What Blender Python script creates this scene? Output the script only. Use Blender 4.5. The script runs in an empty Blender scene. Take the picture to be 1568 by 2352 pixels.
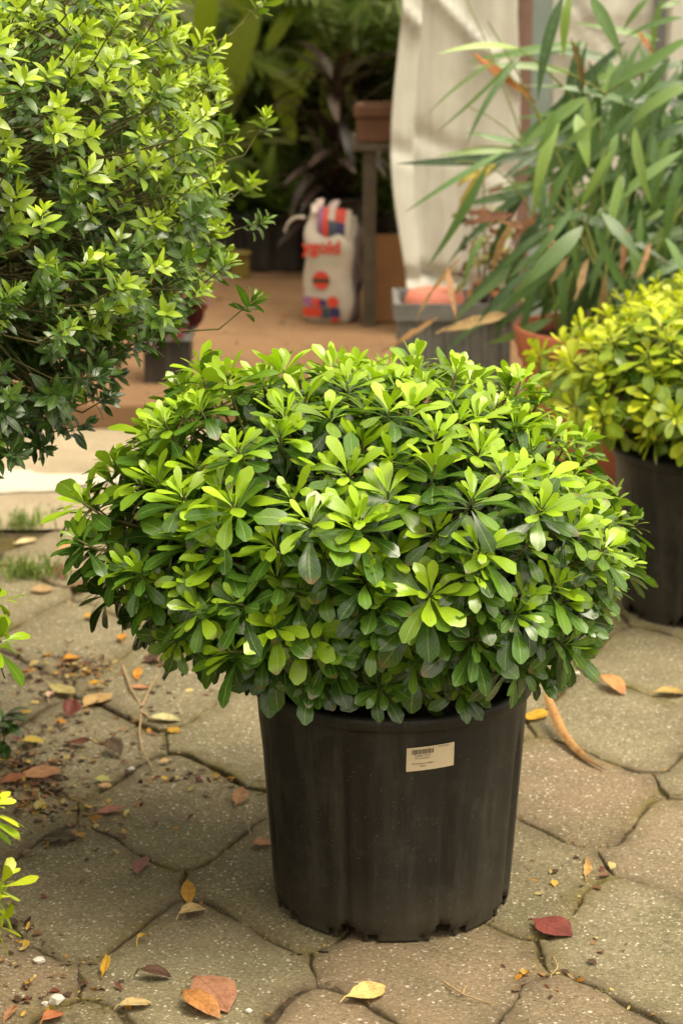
import bpy, math, random
import numpy as np
from mathutils import Vector
R = math.radians
rng = np.random.default_rng(7)
random.seed(7)
SC = bpy.context.scene
COL = SC.collection

# ------------------------------------------------------------------ camera
CAM = np.array([-0.077, -3.3, 1.5]); PITCH = R(15); FPX = 2289.0
cd = bpy.data.cameras.new('camera'); cam = bpy.data.objects.new('camera', cd); COL.objects.link(cam)
cam.location = CAM; cam.rotation_euler = (R(90) - PITCH, 0, 0)
cd.sensor_fit = 'HORIZONTAL'; cd.sensor_width = 14.9; cd.lens = 50.0
cd.clip_start = 0.05; cd.clip_end = 400
cd.dof.use_dof = True; cd.dof.focus_distance = 3.10; cd.dof.aperture_fstop = 4.0
SC.camera = cam

# ------------------------------------------------------------------ light
SUN_DIR = Vector((0.36, -0.22, 0.90)).normalized()
w = bpy.data.worlds.new('World'); SC.world = w; w.use_nodes = True
nt = w.node_tree; bg = nt.nodes['Background']
sky = nt.nodes.new('ShaderNodeTexSky'); sky.sky_type = 'NISHITA'; sky.sun_disc = False
sky.sun_elevation = math.asin(SUN_DIR.z); sky.sun_rotation = math.atan2(SUN_DIR.x, SUN_DIR.y)
sky.dust_density = 4.0; sky.air_density = 1.0
hs = nt.nodes.new('ShaderNodeHueSaturation'); hs.inputs['Saturation'].default_value = 0.12
mx = nt.nodes.new('ShaderNodeMix'); mx.data_type = 'RGBA'; mx.blend_type = 'MULTIPLY'
mx.inputs['Factor'].default_value = 1.0
mx.inputs['B'].default_value = (1.0, 0.90, 0.72, 1)      # warm white balance of an overcast day
nt.links.new(sky.outputs[0], hs.inputs['Color']); nt.links.new(hs.outputs[0], mx.inputs['A'])
tc = nt.nodes.new('ShaderNodeTexCoord'); sz = nt.nodes.new('ShaderNodeSeparateXYZ'); nt.links.new(tc.outputs['Generated'], sz.inputs[0])
rp_ = nt.nodes.new('ShaderNodeMapRange'); rp_.inputs['From Min'].default_value = 0.0; rp_.inputs['From Max'].default_value = 0.9
rp_.inputs['To Min'].default_value = 0.42; rp_.inputs['To Max'].default_value = 1.5; nt.links.new(sz.outputs[2], rp_.inputs['Value'])
m2 = nt.nodes.new('ShaderNodeMix'); m2.data_type = 'RGBA'; m2.blend_type = 'MULTIPLY'; m2.inputs['Factor'].default_value = 1.0
cb_ = nt.nodes.new('ShaderNodeCombineColor'); [nt.links.new(rp_.outputs[0], cb_.inputs[i]) for i in range(3)]
nt.links.new(mx.outputs['Result'], m2.inputs['A']); nt.links.new(cb_.outputs[0], m2.inputs['B']); nt.links.new(m2.outputs['Result'], bg.inputs['Color']); bg.inputs['Strength'].default_value = 0.15
sd = bpy.data.lights.new('sun', 'SUN'); sun = bpy.data.objects.new('sun', sd); COL.objects.link(sun)
sd.energy = 0.5; sd.angle = R(34); sd.color = (1.0, 0.93, 0.78)
sun.rotation_euler = SUN_DIR.to_track_quat('Z', 'Y').to_euler()
SC.view_settings.view_transform = 'Standard'; SC.view_settings.look = 'None'
SC.view_settings.exposure = 1.22; SC.view_settings.gamma = 1.0
SC.cycles.max_bounces = 8; SC.cycles.transparent_max_bounces = 12

# ------------------------------------------------------------------ surveying helpers (photo at 1568 x 2352)
ZS = 682 / 1568.0
def ray(zx, zy):
    x = (zx * ZS - 341) / FPX; y = -(zy * ZS - 512) / FPX
    return np.array([x, math.cos(PITCH) + y * math.sin(PITCH), -math.sin(PITCH) + y * math.cos(PITCH)])
def gz(zx, zy, z=0.0):
    d = ray(zx, zy); return CAM + d * ((z - CAM[2]) / d[2])
def at(zx, zy, yw):
    d = ray(zx, zy); return CAM + d * ((yw - CAM[1]) / d[1])
def ppm(p):                                            # metres per 1568-wide pixel at a point
    v = np.asarray(p) - CAM; return (v[1] * math.cos(PITCH) - v[2] * math.sin(PITCH)) / FPX * ZS

# ------------------------------------------------------------------ materials
class N:
    def __init__(s, name):
        s.m = bpy.data.materials.new(name); s.m.use_nodes = True
        s.t = s.m.node_tree; s.b = s.t.nodes['Principled BSDF']; s.out = s.t.nodes['Material Output']
    def n(s, typ, **kw):
        x = s.t.nodes.new(typ)
        for k, v in kw.items(): setattr(x, k, v)
        return x
    def l(s, a, b): s.t.links.new(a, b)
    def coord(s, scale=(1, 1, 1)):
        c = s.n('ShaderNodeTexCoord'); mp = s.n('ShaderNodeMapping'); mp.inputs['Scale'].default_value = scale
        s.l(c.outputs['Object'], mp.inputs[0]); return mp.outputs[0]
    def noise(s, sc, det=4, rough=.6, vec=None):
        x = s.n('ShaderNodeTexNoise'); x.inputs['Scale'].default_value = sc; x.inputs['Detail'].default_value = det
        x.inputs['Roughness'].default_value = rough
        if vec is None: vec = s.coord()
        s.l(vec, x.inputs['Vector']); return x.outputs['Fac']
    def voro(s, sc, vec=None, out='Distance', feature='F1'):
        x = s.n('ShaderNodeTexVoronoi'); x.inputs['Scale'].default_value = sc; x.feature = feature
        if vec is None: vec = s.coord()
        s.l(vec, x.inputs['Vector']); return x.outputs[out]
    def ramp(s, fac, stops):
        r = s.n('ShaderNodeValToRGB'); e = r.color_ramp.elements
        while len(e) < len(stops): e.new(.5)
        for i, (p, c) in enumerate(stops):
            e[i].position = p; e[i].color = (*c, 1) if len(c) == 3 else c
        s.l(fac, r.inputs[0]); return r.outputs[0]
    def step(s, fac, lo, hi):
        if lo < hi: return s.ramp(fac, [(lo, (0, 0, 0)), (hi, (1, 1, 1))])
        return s.ramp(fac, [(hi, (1, 1, 1)), (lo, (0, 0, 0))])
    def mix(s, f, a, b, mode='MIX'):
        x = s.n('ShaderNodeMix', data_type='RGBA', blend_type=mode)
        for sock, v in (('Factor', f), ('A', a), ('B', b)):
            if isinstance(v, (int, float)): x.inputs[sock].default_value = v
            elif isinstance(v, tuple): x.inputs[sock].default_value = (*v, 1)
            else: s.l(v, x.inputs[sock])
        return x.outputs['Result']
    def math(s, op, a, b=None):
        x = s.n('ShaderNodeMath', operation=op)
        for i, v in enumerate((a, b)):
            if v is None: continue
            if isinstance(v, (int, float)): x.inputs[i].default_value = v
            else: s.l(v, x.inputs[i])
        return x.outputs[0]
    def attr(s, name):
        x = s.n('ShaderNodeAttribute'); x.attribute_name = name; return x.outputs['Fac']
    def bump(s, h, strength=.3, dist=.002):
        b = s.n('ShaderNodeBump'); b.inputs['Strength'].default_value = strength; b.inputs['Distance'].default_value = dist
        s.l(h, b.inputs['Height']); s.l(b.outputs[0], s.b.inputs['Normal']); return b.outputs[0]
    def base(s, c):
        if isinstance(c, tuple): s.b.inputs['Base Color'].default_value = (*c, 1)
        else: s.l(c, s.b.inputs['Base Color'])
    def rough(s, v, spec=.5):
        if isinstance(v, (int, float)): s.b.inputs['Roughness'].default_value = v
        else: s.l(v, s.b.inputs['Roughness'])
        s.b.inputs['Specular IOR Level'].default_value = spec

def leaf_mat(name, old, mid, young, rough=.32, trans=.3, rib=(.35, .42, .12), spec=.5, ribw=.05):
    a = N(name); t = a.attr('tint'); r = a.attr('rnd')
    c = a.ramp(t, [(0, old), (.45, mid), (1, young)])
    v = a.math('MULTIPLY_ADD', r, .5); v.node.inputs[2].default_value = .75
    cc = a.n('ShaderNodeCombineColor'); [a.l(v, cc.inputs[i]) for i in range(3)]
    c = a.mix(1.0, c, cc.outputs[0], 'MULTIPLY')
    uv = a.n('ShaderNodeUVMap'); sx = a.n('ShaderNodeSeparateXYZ'); a.l(uv.outputs[0], sx.inputs[0])
    d = a.math('ABSOLUTE', a.math('SUBTRACT', sx.outputs[0], .5))
    m = a.ramp(d, [(0, (1, 1, 1)), (ribw, (0, 0, 0))])
    c = a.mix(a.math('MULTIPLY', m, .55), c, rib)
    vs_ = a.math('MULTIPLY', a.math('SUBTRACT', sx.outputs[1], a.math('MULTIPLY', d, .5)), 9.0)
    vein = a.ramp(a.math('FRACT', vs_), [(0, (1, 1, 1)), (.14, (0, 0, 0)), (.86, (0, 0, 0)), (1, (1, 1, 1))])
    c = a.mix(a.math('MULTIPLY', vein, .16), c, rib)
    tipm = a.math('MULTIPLY', a.ramp(sx.outputs[1], [(.86, (0, 0, 0)), (.97, (1, 1, 1))]), a.math('GREATER_THAN', a.math('FRACT', a.math('MULTIPLY', r, 17.3)), .86))
    c = a.mix(a.math('MULTIPLY', tipm, .8), c, (.16, .10, .035))
    spot = a.math('MULTIPLY', a.step(a.voro(110), .16, .08), a.math('GREATER_THAN', a.math('FRACT', a.math('MULTIPLY', r, 9.7)), .7))
    c = a.mix(a.math('MULTIPLY', spot, .6), c, (.20, .16, .05))
    blot = a.step(a.noise(90, 3), .42, .75)
    c = a.mix(a.math('MULTIPLY', blot, .22), c, tuple(min(1, x * 1.9 + .01) for x in mid))
    a.base(c); a.rough(rough, spec); nb = a.bump(a.noise(160, 2), .10, .001)
    tr = a.n('ShaderNodeBsdfTranslucent'); a.l(a.mix(1.0, c, (1.25, 1.3, .5), 'MULTIPLY'), tr.inputs[0])
    ms = a.n('ShaderNodeMixShader'); ms.inputs[0].default_value = trans
    a.l(a.b.outputs[0], ms.inputs[1]); a.l(tr.outputs[0], ms.inputs[2]); a.l(ms.outputs[0], a.out.inputs[0])
    return a.m

def plain(name, col, rough=.6, var=.3, sc=12, bump=.15, spec=.4):
    a = N(name); n = a.noise(sc, 5)
    a.base(a.ramp(n, [(.25, tuple(x * (1 - var) for x in col)), (.75, tuple(min(1, x * (1 + var)) for x in col))]))
    a.rough(rough, spec); a.bump(a.noise(sc * 6, 3), bump, .003); return a.m

M = {}
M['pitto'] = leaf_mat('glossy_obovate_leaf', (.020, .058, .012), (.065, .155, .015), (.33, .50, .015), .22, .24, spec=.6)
M['azalea'] = leaf_mat('small_shrub_leaf', (.015, .043, .014), (.075, .16, .02), (.42, .56, .03), .24, .26, spec=.6)
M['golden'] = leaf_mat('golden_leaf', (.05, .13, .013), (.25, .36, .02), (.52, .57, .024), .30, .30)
M['bamboo'] = leaf_mat('bamboo_leaf', (.024, .058, .018), (.105, .195, .060), (.27, .39, .085), .33, .28, (.16, .22, .11))
M['palm'] = leaf_mat('palm_leaf', (.032, .075, .018), (.11, .19, .038), (.30, .38, .08), .33, .38)
M['banana'] = leaf_mat('banana_leaf', (.07, .13, .016), (.18, .26, .02), (.30, .38, .022), .38, .48, (.3, .36, .12), ribw=.03)
M['burgundy'] = leaf_mat('burgundy_leaf', (.016, .012, .010), (.035, .022, .018), (.17, .13, .11), .3, .15, (.12, .05, .05))
M['redleaf'] = leaf_mat('red_leaf', (.05, .012, .016), (.09, .022, .03), (.2, .03, .06), .3, .2, (.14, .04, .05))
M['grass'] = leaf_mat('grass_blade', (.06, .12, .02), (.12, .2, .03), (.25, .3, .06), .5, .3)

def dry_mat():
    a = N('dry_leaf'); o = a.n('ShaderNodeObjectInfo')
    uv = a.n('ShaderNodeUVMap'); sx = a.n('ShaderNodeSeparateXYZ'); a.l(uv.outputs[0], sx.inputs[0])
    d = a.math('ABSOLUTE', a.math('SUBTRACT', sx.outputs[0], .5))
    c = a.n('ShaderNodeAttribute'); c.attribute_name = 'lcol'
    dark = a.mix(1.0, c.outputs['Color'], (.45, .34, .28), 'MULTIPLY')
    vs_ = a.math('MULTIPLY', a.math('SUBTRACT', sx.outputs[1], a.math('MULTIPLY', d, .5)), 8.0)
    vein = a.ramp(a.math('FRACT', vs_), [(0, (1, 1, 1)), (.14, (0, 0, 0)), (.86, (0, 0, 0)), (1, (1, 1, 1))])
    n = a.step(a.noise(70, 5), .48, .68)
    cc = a.mix(a.math('MULTIPLY', n, .6), c.outputs['Color'], dark)
    cc = a.mix(a.math('MULTIPLY', a.ramp(d, [(0, (1, 1, 1)), (.05, (0, 0, 0))]), .45), cc, dark)
    cc = a.mix(a.math('MULTIPLY', vein, .30), cc, dark)
    cc = a.mix(a.math('MULTIPLY', a.step(a.voro(130), .22, .12), .6), cc, (.05, .03, .015))
    a.base(cc); a.rough(.55, .35); a.bump(a.math('ADD', a.noise(220, 3), vein), .4, .0015)
    tr = a.n('ShaderNodeBsdfTranslucent'); a.l(cc, tr.inputs[0])
    ms = a.n('ShaderNodeMixShader'); ms.inputs[0].default_value = .15
    a.l(a.b.outputs[0], ms.inputs[1]); a.l(tr.outputs[0], ms.inputs[2]); a.l(ms.outputs[0], a.out.inputs[0])
    return a.m
M['dry'] = dry_mat()
M['bark'] = plain('bark', (.10, .065, .035), .8, .4, 60, .5)
M['youngwood'] = plain('young_wood', (.13, .12, .04), .7, .4, 60, .4)
M['greenstem'] = plain('green_stem', (.16, .19, .04), .6, .3, 60)
M['drystem'] = plain('dry_stem', (.36, .24, .12), .7, .3, 60)
M['soil'] = plain('potting_soil', (.022, .016, .011), .95, .6, 60, .9)

def pot_mat(name='black_plastic'):
    a = N(name); v = a.coord((1, 1, .22))
    big = a.noise(9, 5, .65, v)
    c = a.ramp(big, [(.3, (.0065, .0063, .0050)), (.72, (.019, .0182, .0152))])
    st = a.step(a.noise(24, 6, .68, a.coord((1, 1, .10))), .48, .74)
    c = a.mix(a.math('MULTIPLY', st, .75), c, (.058, .054, .043))
    geo = a.n('ShaderNodeTexCoord'); sx = a.n('ShaderNodeSeparateXYZ'); a.l(geo.outputs['Object'], sx.inputs[0])
    low = a.math('MULTIPLY', a.ramp(sx.outputs[2], [(.0, (1, 1, 1)), (.11, (0, 0, 0))]), a.noise(14, 5))
    c = a.mix(a.math('MULTIPLY', low, .9), c, (.075, .060, .040))
    sm = a.step(a.noise(11, 7, .75), .52, .70)
    c = a.mix(a.math('MULTIPLY', sm, .45), c, (.062, .059, .049))
    sc_ = a.step(a.noise(5, 6, .8, a.coord((14, 14, 46))), .64, .72)
    c = a.mix(a.math('MULTIPLY', sc_, .35), c, (.12, .11, .09))
    spk = a.ramp(a.voro(170), [(.0, (1, 1, 1)), (.10, (1, 1, 1)), (.16, (0, 0, 0))])
    spm = a.math('MULTIPLY', spk, a.step(a.noise(70, 3), .52, .58))
    c = a.mix(a.math('MULTIPLY', spm, .40), c, (.30, .26, .19))
    a.base(c); a.rough(a.ramp(big, [(.3, (.36,) * 3), (.7, (.58,) * 3)]), .35)
    a.bump(a.noise(120, 4), .12, .001); return a.m
M['pot'] = pot_mat()
M['terracotta'] = plain('terracotta', (.42, .13, .06), .75, .25, 14, .2)
M['salmon'] = plain('salmon_plastic', (.62, .20, .13), .55, .12, 10, .1)
M['greyplastic'] = plain('grey_plastic', (.16, .155, .145), .6, .35, 16, .2)
M['timber'] = plain('weathered_timber', (.085, .066, .042), .8, .4, 20, .4)
M['board'] = plain('brown_board', (.34, .17, .07), .7, .25, 9, .2)
M['darktimber'] = plain('dark_timber', (.035, .022, .014), .8, .4, 20, .3)
M['steel'] = plain('painted_steel', (.11, .11, .105), .5, .3, 20, .1)
M['bluestrip'] = plain('blue_green_film', (.20, .25, .22), .6, .2, 6, .1)
M['brownpole'] = plain('rusty_pole', (.17, .10, .075), .65, .3, 18, .2)
M['white'] = plain('white_stone', (.62, .57, .49), .85, .2, 60, .6)
M['yellow'] = plain('yellow_plastic', (.20, .15, .025), .6, .2, 20, .1)

def film_mat():
    a = N('greenhouse_film'); v = a.coord((6, 6, .35)); s = a.noise(1.4, 6, .62, v); d = a.noise(3.0, 6, .7)
    c = a.ramp(s, [(.28, (.56, .535, .47)), (.52, (.74, .735, .665)), (.75, (.81, .81, .75))])
    c = a.mix(a.math('MULTIPLY', a.step(d, .5, .75), .45), c, (.46, .41, .29))
    c = a.mix(a.math('MULTIPLY', a.step(a.noise(1.6, 6, .7, a.coord((22, 22, .8))), .52, .72), .45), c, (.40, .37, .26))
    a.base(c); a.rough(.42, .4); a.bump(a.noise(5, 3, .5, a.coord((3, 3, .5))), .35, .03)
    tr = a.n('ShaderNodeBsdfTranslucent'); a.l(c, tr.inputs[0])
    ms = a.n('ShaderNodeMixShader'); ms.inputs[0].default_value = .42
    a.l(a.b.outputs[0], ms.inputs[1]); a.l(tr.outputs[0], ms.inputs[2]); a.l(ms.outputs[0], a.out.inputs[0]); return a.m
M['film'] = film_mat()
def clear_film():
    a = N('clear_roof_film'); c = a.ramp(a.noise(2.0, 5, .6), [(.3, (.55, .52, .44)), (.7, (.75, .71, .62))])
    a.base(c); a.rough(.35, .4)
    tr = a.n('ShaderNodeBsdfTranslucent'); a.l(c, tr.inputs[0]); tp = a.n('ShaderNodeBsdfTransparent')
    m1 = a.n('ShaderNodeMixShader'); m1.inputs[0].default_value = .8; a.l(a.b.outputs[0], m1.inputs[1]); a.l(tr.outputs[0], m1.inputs[2])
    m2 = a.n('ShaderNodeMixShader'); m2.inputs[0].default_value = .38; a.l(m1.outputs[0], m2.inputs[1]); a.l(tp.outputs[0], m2.inputs[2])
    a.l(m2.outputs[0], a.out.inputs[0]); return a.m
M['clear'] = clear_film()

def paver_mat():
    a = N('paver_concrete'); t = a.attr('tone'); b = a.attr('pink'); ed = a.attr('edge')
    c = a.ramp(t, [(0, (.218, .186, .096)), (1, (.262, .224, .132))])
    c = a.mix(a.math('MULTIPLY', b, .75), c, (.270, .182, .108))
    c = a.mix(a.math('MULTIPLY', a.step(a.noise(6, 7, .76), .44, .66), .65), c, (.125, .102, .058))
    c = a.mix(a.math('MULTIPLY', a.step(a.noise(3.3, 6, .7), .5, .70), .45), c, (.120, .125, .045))   # thin algae
    c = a.mix(a.math('MULTIPLY', a.step(a.noise(4.1, 6, .7, a.coord((1, 1.3, 1))), .55, .75), .40), c, (.31, .26, .175))
    gr = a.noise(150, 5, .85)
    c = a.mix(a.math('MULTIPLY', a.step(gr, .52, .60), .55), c, (.40, .34, .235))
    c = a.mix(a.math('MULTIPLY', a.step(gr, .48, .40), .55), c, (.060, .048, .030))
    for sc, th, f in ((75, .15, .85), (30, .075, .8), (120, .19, .65)):
        ds = a.ramp(a.voro(sc), [(.0, (1, 1, 1)), (th, (1, 1, 1)), (th + .05, (0, 0, 0))])
        msk = a.math('MULTIPLY', ds, a.step(a.noise(sc * .45, 2), .49, .54))
        c = a.mix(a.math('MULTIPLY', msk, f), c, (.70, .64, .51))
    dk = a.ramp(a.voro(55), [(.0, (1, 1, 1)), (.10, (1, 1, 1)), (.16, (0, 0, 0))])
    c = a.mix(a.math('MULTIPLY', a.math('MULTIPLY', dk, a.step(a.noise(21, 2), .5, .56)), .7), c, (.05, .036, .022))
    en = a.math('MULTIPLY', ed, a.step(a.noise(13, 7, .75), .30, .55))
    dirt = a.mix(a.step(a.noise(5, 4, .6), .47, .58), (.090, .064, .036), (.125, .098, .016))
    c = a.mix(a.math('MULTIPLY', en, .9), c, dirt)
    a.base(c); a.rough(.80, .3)
    h = a.math('ADD', a.math('MULTIPLY', gr, .9), a.math('MULTIPLY', a.noise(16, 5, .7), 1.6))
    a.bump(h, .8, .006); return a.m
M['paver'] = paver_mat()
def joint_mat():
    a = N('joint_soil'); c = a.ramp(a.noise(40, 5, .7), [(.3, (.03, .021, .012)), (.7, (.13, .095, .055))])
    c = a.mix(a.math('MULTIPLY', a.step(a.noise(3.6, 5, .6), .50, .62), .8), c, (.10, .085, .012))
    c = a.mix(a.math('MULTIPLY', a.step(a.voro(120), .35, .2), .25), c, (.4, .34, .25))
    a.base(c); a.rough(.95, .2); a.bump(a.noise(130, 5, .8), .9, .01); return a.m
M['joint'] = joint_mat()
def earth_mat(name, c0, c1, spots):
    a = N(name); c = a.ramp(a.noise(2.2, 7, .68), [(.3, c0), (.7, c1)])
    c = a.mix(a.math('MULTIPLY', a.step(a.noise(5, 7, .78), .48, .70), .6), c, spots)
    c = a.mix(a.math('MULTIPLY', a.step(a.noise(150, 4, .7), .5, .66), .25), c, tuple(min(1, x * 1.7) for x in c1))
    a.base(c); a.rough(.9, .3); a.bump(a.noise(60, 6, .7), .5, .008); return a.m
M['pale'] = earth_mat('pale_concrete', (.25, .205, .13), (.37, .305, .205), (.19, .145, .085))
M['cement'] = earth_mat('fresh_cement', (.44, .385, .30), (.60, .54, .44), (.34, .28, .20))
M['orange'] = earth_mat('red_earth', (.165, .092, .044), (.24, .140, .070), (.10, .058, .028))
M['earth'] = earth_mat('bare_earth', (.16, .12, .07), (.24, .18, .11), (.10, .08, .05))

# ------------------------------------------------------------------ object helpers
def tag(o, label=None, cat=None, group=None, kind=None):
    if label: o['label'] = label
    if cat: o['category'] = cat
    if group: o['group'] = group
    if kind: o['kind'] = kind
    return o
def thing(name, label, cat, loc=(0, 0, 0), rotz=0, group=None):
    o = bpy.data.objects.new(name, None); COL.objects.link(o); o.location = [float(x) for x in loc]
    o.rotation_euler = (0, 0, rotz); o.empty_display_size = .1
    return tag(o, label, cat, group)
def link(name, me, mats, parent=None, smooth=True):
    o = bpy.data.objects.new(name, me); COL.objects.link(o)
    for m in (mats if isinstance(mats, (list, tuple)) else [mats]): me.materials.append(m)
    if smooth is not None: me.polygons.foreach_set('use_smooth', [bool(smooth)] * len(me.polygons))
    if parent: o.parent = parent
    return o
def meshpy(name, v, f):
    me = bpy.data.meshes.new(name); me.from_pydata([tuple(map(float, p)) for p in v], [], [tuple(map(int, q)) for q in f]); me.update(); return me
def part(name, v, f, mat, parent=None, smooth=False):
    return link(name, meshpy(name, v, f), mat, parent, smooth)
def quads_mesh(name, V, Q, uv=None, attrs=None, col=None):
    """V (n,3) float, Q (m,4) int; uv per vertex (n,2); attrs {name: (n,)}"""
    me = bpy.data.meshes.new(name); n = len(V); m = len(Q)
    me.vertices.add(n); me.vertices.foreach_set('co', np.ascontiguousarray(V, dtype=np.float32).ravel())
    me.loops.add(m * 4); me.loops.foreach_set('vertex_index', np.ascontiguousarray(Q, dtype=np.int32).ravel())
    me.polygons.add(m); me.polygons.foreach_set('loop_start', np.arange(0, m * 4, 4, dtype=np.int32))
    me.update(calc_edges=True)
    if uv is not None:
        l = me.uv_layers.new(name='UVMap'); l.data.foreach_set('uv', np.ascontiguousarray(uv[Q.ravel()], dtype=np.float32).ravel())
    for k, a in (attrs or {}).items():
        at_ = me.attributes.new(k, 'FLOAT', 'POINT'); at_.data.foreach_set('value', np.ascontiguousarray(a, dtype=np.float32))
    if col is not None:
        at_ = me.attributes.new('lcol', 'FLOAT_COLOR', 'POINT')
        at_.data.foreach_set('color', np.ascontiguousarray(np.c_[col, np.ones(len(col))], dtype=np.float32).ravel())
    me.validate(); return me
def unit(a):
    return a / np.maximum(np.linalg.norm(a, axis=-1, keepdims=True), 1e-9)

PROF = {
 'obovate': lambda t: np.interp(t, [0, .08, .2, .4, .6, .75, .88, .95, 1], [.06, .08, .20, .52, .88, 1, .92, .70, .22]),
 'elliptic': lambda t: np.interp(t, [0, .06, .2, .4, .55, .75, .9, 1], [.06, .12, .6, .95, 1, .78, .36, .03]),
 'lance': lambda t: np.interp(t, [0, .05, .15, .35, .55, .8, 1], [.12, .3, .8, 1, .9, .5, .02]),
 'strap': lambda t: np.interp(t, [0, .1, .3, .6, .85, 1], [.45, .7, 1, .95, .6, .02]),
 'banana': lambda t: np.interp(t, [0, .04, .15, .4, .7, .9, 1], [.03, .25, .8, 1, .9, .5, .03]),
}
def leaves(base, d, nrm, L, Wd, tint, rnd, prof='obovate', nu=4, nv=7, curl=.3, fold=.25, wave=0.0, twist=None):
    """one mesh of many leaves. base,d,nrm (n,3); L,Wd,tint,rnd (n,)"""
    n = len(base); d = unit(d); nrm = unit(nrm - (nrm * d).sum(1, keepdims=True) * d); side = np.cross(d, nrm)
    t = np.linspace(0, 1, nv + 1); s = np.linspace(-1, 1, nu + 1)
    T, S = np.meshgrid(t, s, indexing='ij'); T = T.ravel(); S = S.ravel(); k = len(T)
    curl = np.broadcast_to(np.asarray(curl, float), (n,)); fold = np.broadcast_to(np.asarray(fold, float), (n,))
    kk = np.where(np.abs(curl) < 1e-3, 1e-3, curl)[:, None]
    y = L[:, None] * np.sin(kk * T) / kk; z = -L[:, None] * (1 - np.cos(kk * T)) / kk
    hw = .5 * Wd[:, None] * PROF[prof](T)[None]
    x = hw * S + L[:, None] * .16 * np.sin(rnd * 61.0)[:, None] * T * T
    z = z + fold[:, None] * hw * np.abs(S) * (1.0 - .55 * S * S)
    if wave: z = z + wave * L[:, None] * np.sin(T * 9 + rnd[:, None] * 40) * S * .5
    sd = side[:, None, :]; nm = nrm[:, None, :]
    if twist is not None:
        a = np.asarray(twist)[:, None] * T; ca, sa = np.cos(a)[..., None], np.sin(a)[..., None]
        sd, nm2 = ca * sd + sa * nm, -sa * sd + ca * nm
        P = base[:, None] + x[..., None] * sd + y[..., None] * d[:, None] + (z[..., None] * nm)
    else:
        P = base[:, None] + x[..., None] * sd + y[..., None] * d[:, None] + z[..., None] * nm
    i, j = np.meshgrid(np.arange(nv), np.arange(nu), indexing='ij'); q0 = (i * (nu + 1) + j).ravel()
    q = np.stack([q0, q0 + 1, q0 + nu + 2, q0 + nu + 1], 1)
    Q = (q[None] + (np.arange(n) * k)[:, None, None]).reshape(-1, 4)
    uv = np.tile(np.stack([S * .5 + .5, T], 1), (n, 1))
    return P.reshape(-1, 3), Q, uv, {'tint': np.repeat(tint, k), 'rnd': np.repeat(rnd, k)}
def cat_leaves(*gs):
    V, Q, U, A = [], [], [], {'tint': [], 'rnd': []}; o = 0
    for v, q, u, a in gs:
        V.append(v); Q.append(q + o); U.append(u); o += len(v)
        for k in A: A[k].append(a[k])
    return np.concatenate(V), np.concatenate(Q), np.concatenate(U), {k: np.concatenate(x) for k, x in A.items()}
def foliage(name, geo, mat, parent):
    v, q, u, a = geo; return link(name, quads_mesh(name, v, q, u, a), mat, parent, True)
def tubes(paths, sides=6):
    V, Qs = [], []; o = 0
    for pts, r0, r1 in paths:
        p = np.asarray(pts, float); m = len(p); tg = unit(np.gradient(p, axis=0))
        ref = np.array([.31, .17, .93]); a = unit(np.cross(tg, ref)); b = np.cross(tg, a)
        r = np.linspace(r0, r1, m)[:, None, None]; th = np.linspace(0, 2 * np.pi, sides, endpoint=False)
        ring = p[:, None] + r * (np.cos(th)[None, :, None] * a[:, None] + np.sin(th)[None, :, None] * b[:, None])
        V.append(ring.reshape(-1, 3))
        for i in range(m - 1):
            for j in range(sides):
                Qs.append((o + i * sides + j, o + i * sides + (j + 1) % sides, o + (i + 1) * sides + (j + 1) % sides, o + (i + 1) * sides + j))
        o += m * sides
    return np.concatenate(V), np.array(Qs)
def tube_part(name, paths, mat, parent=None, sides=6):
    v, q = tubes(paths, sides); return link(name, quads_mesh(name, v, q), mat, parent, True)
def bez(a, b, c, n=7):
    t = np.linspace(0, 1, n)[:, None]; a, b, c = map(lambda x: np.asarray(x, float), (a, b, c))
    return (1 - t) ** 2 * a + 2 * t * (1 - t) * b + t * t * c
def box(x0, x1, y0, y1, z0, z1):
    v = [(x, y, z) for z in (z0, z1) for y in (y0, y1) for x in (x0, x1)]
    return v, [(0, 2, 3, 1), (4, 5, 7, 6), (0, 1, 5, 4), (2, 6, 7, 3), (0, 4, 6, 2), (1, 3, 7, 5)]
def boxes(*bs):
    V, F = [], []
    for b in bs:
        v, f = box(*b); o = len(V); V += v; F += [tuple(i + o for i in q) for q in f]
    return V, F
def bevel(o, wdt=.004, seg=2):
    m = o.modifiers.new('bevel', 'BEVEL'); m.width = wdt; m.segments = seg; m.limit_method = 'ANGLE'; return o

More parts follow.
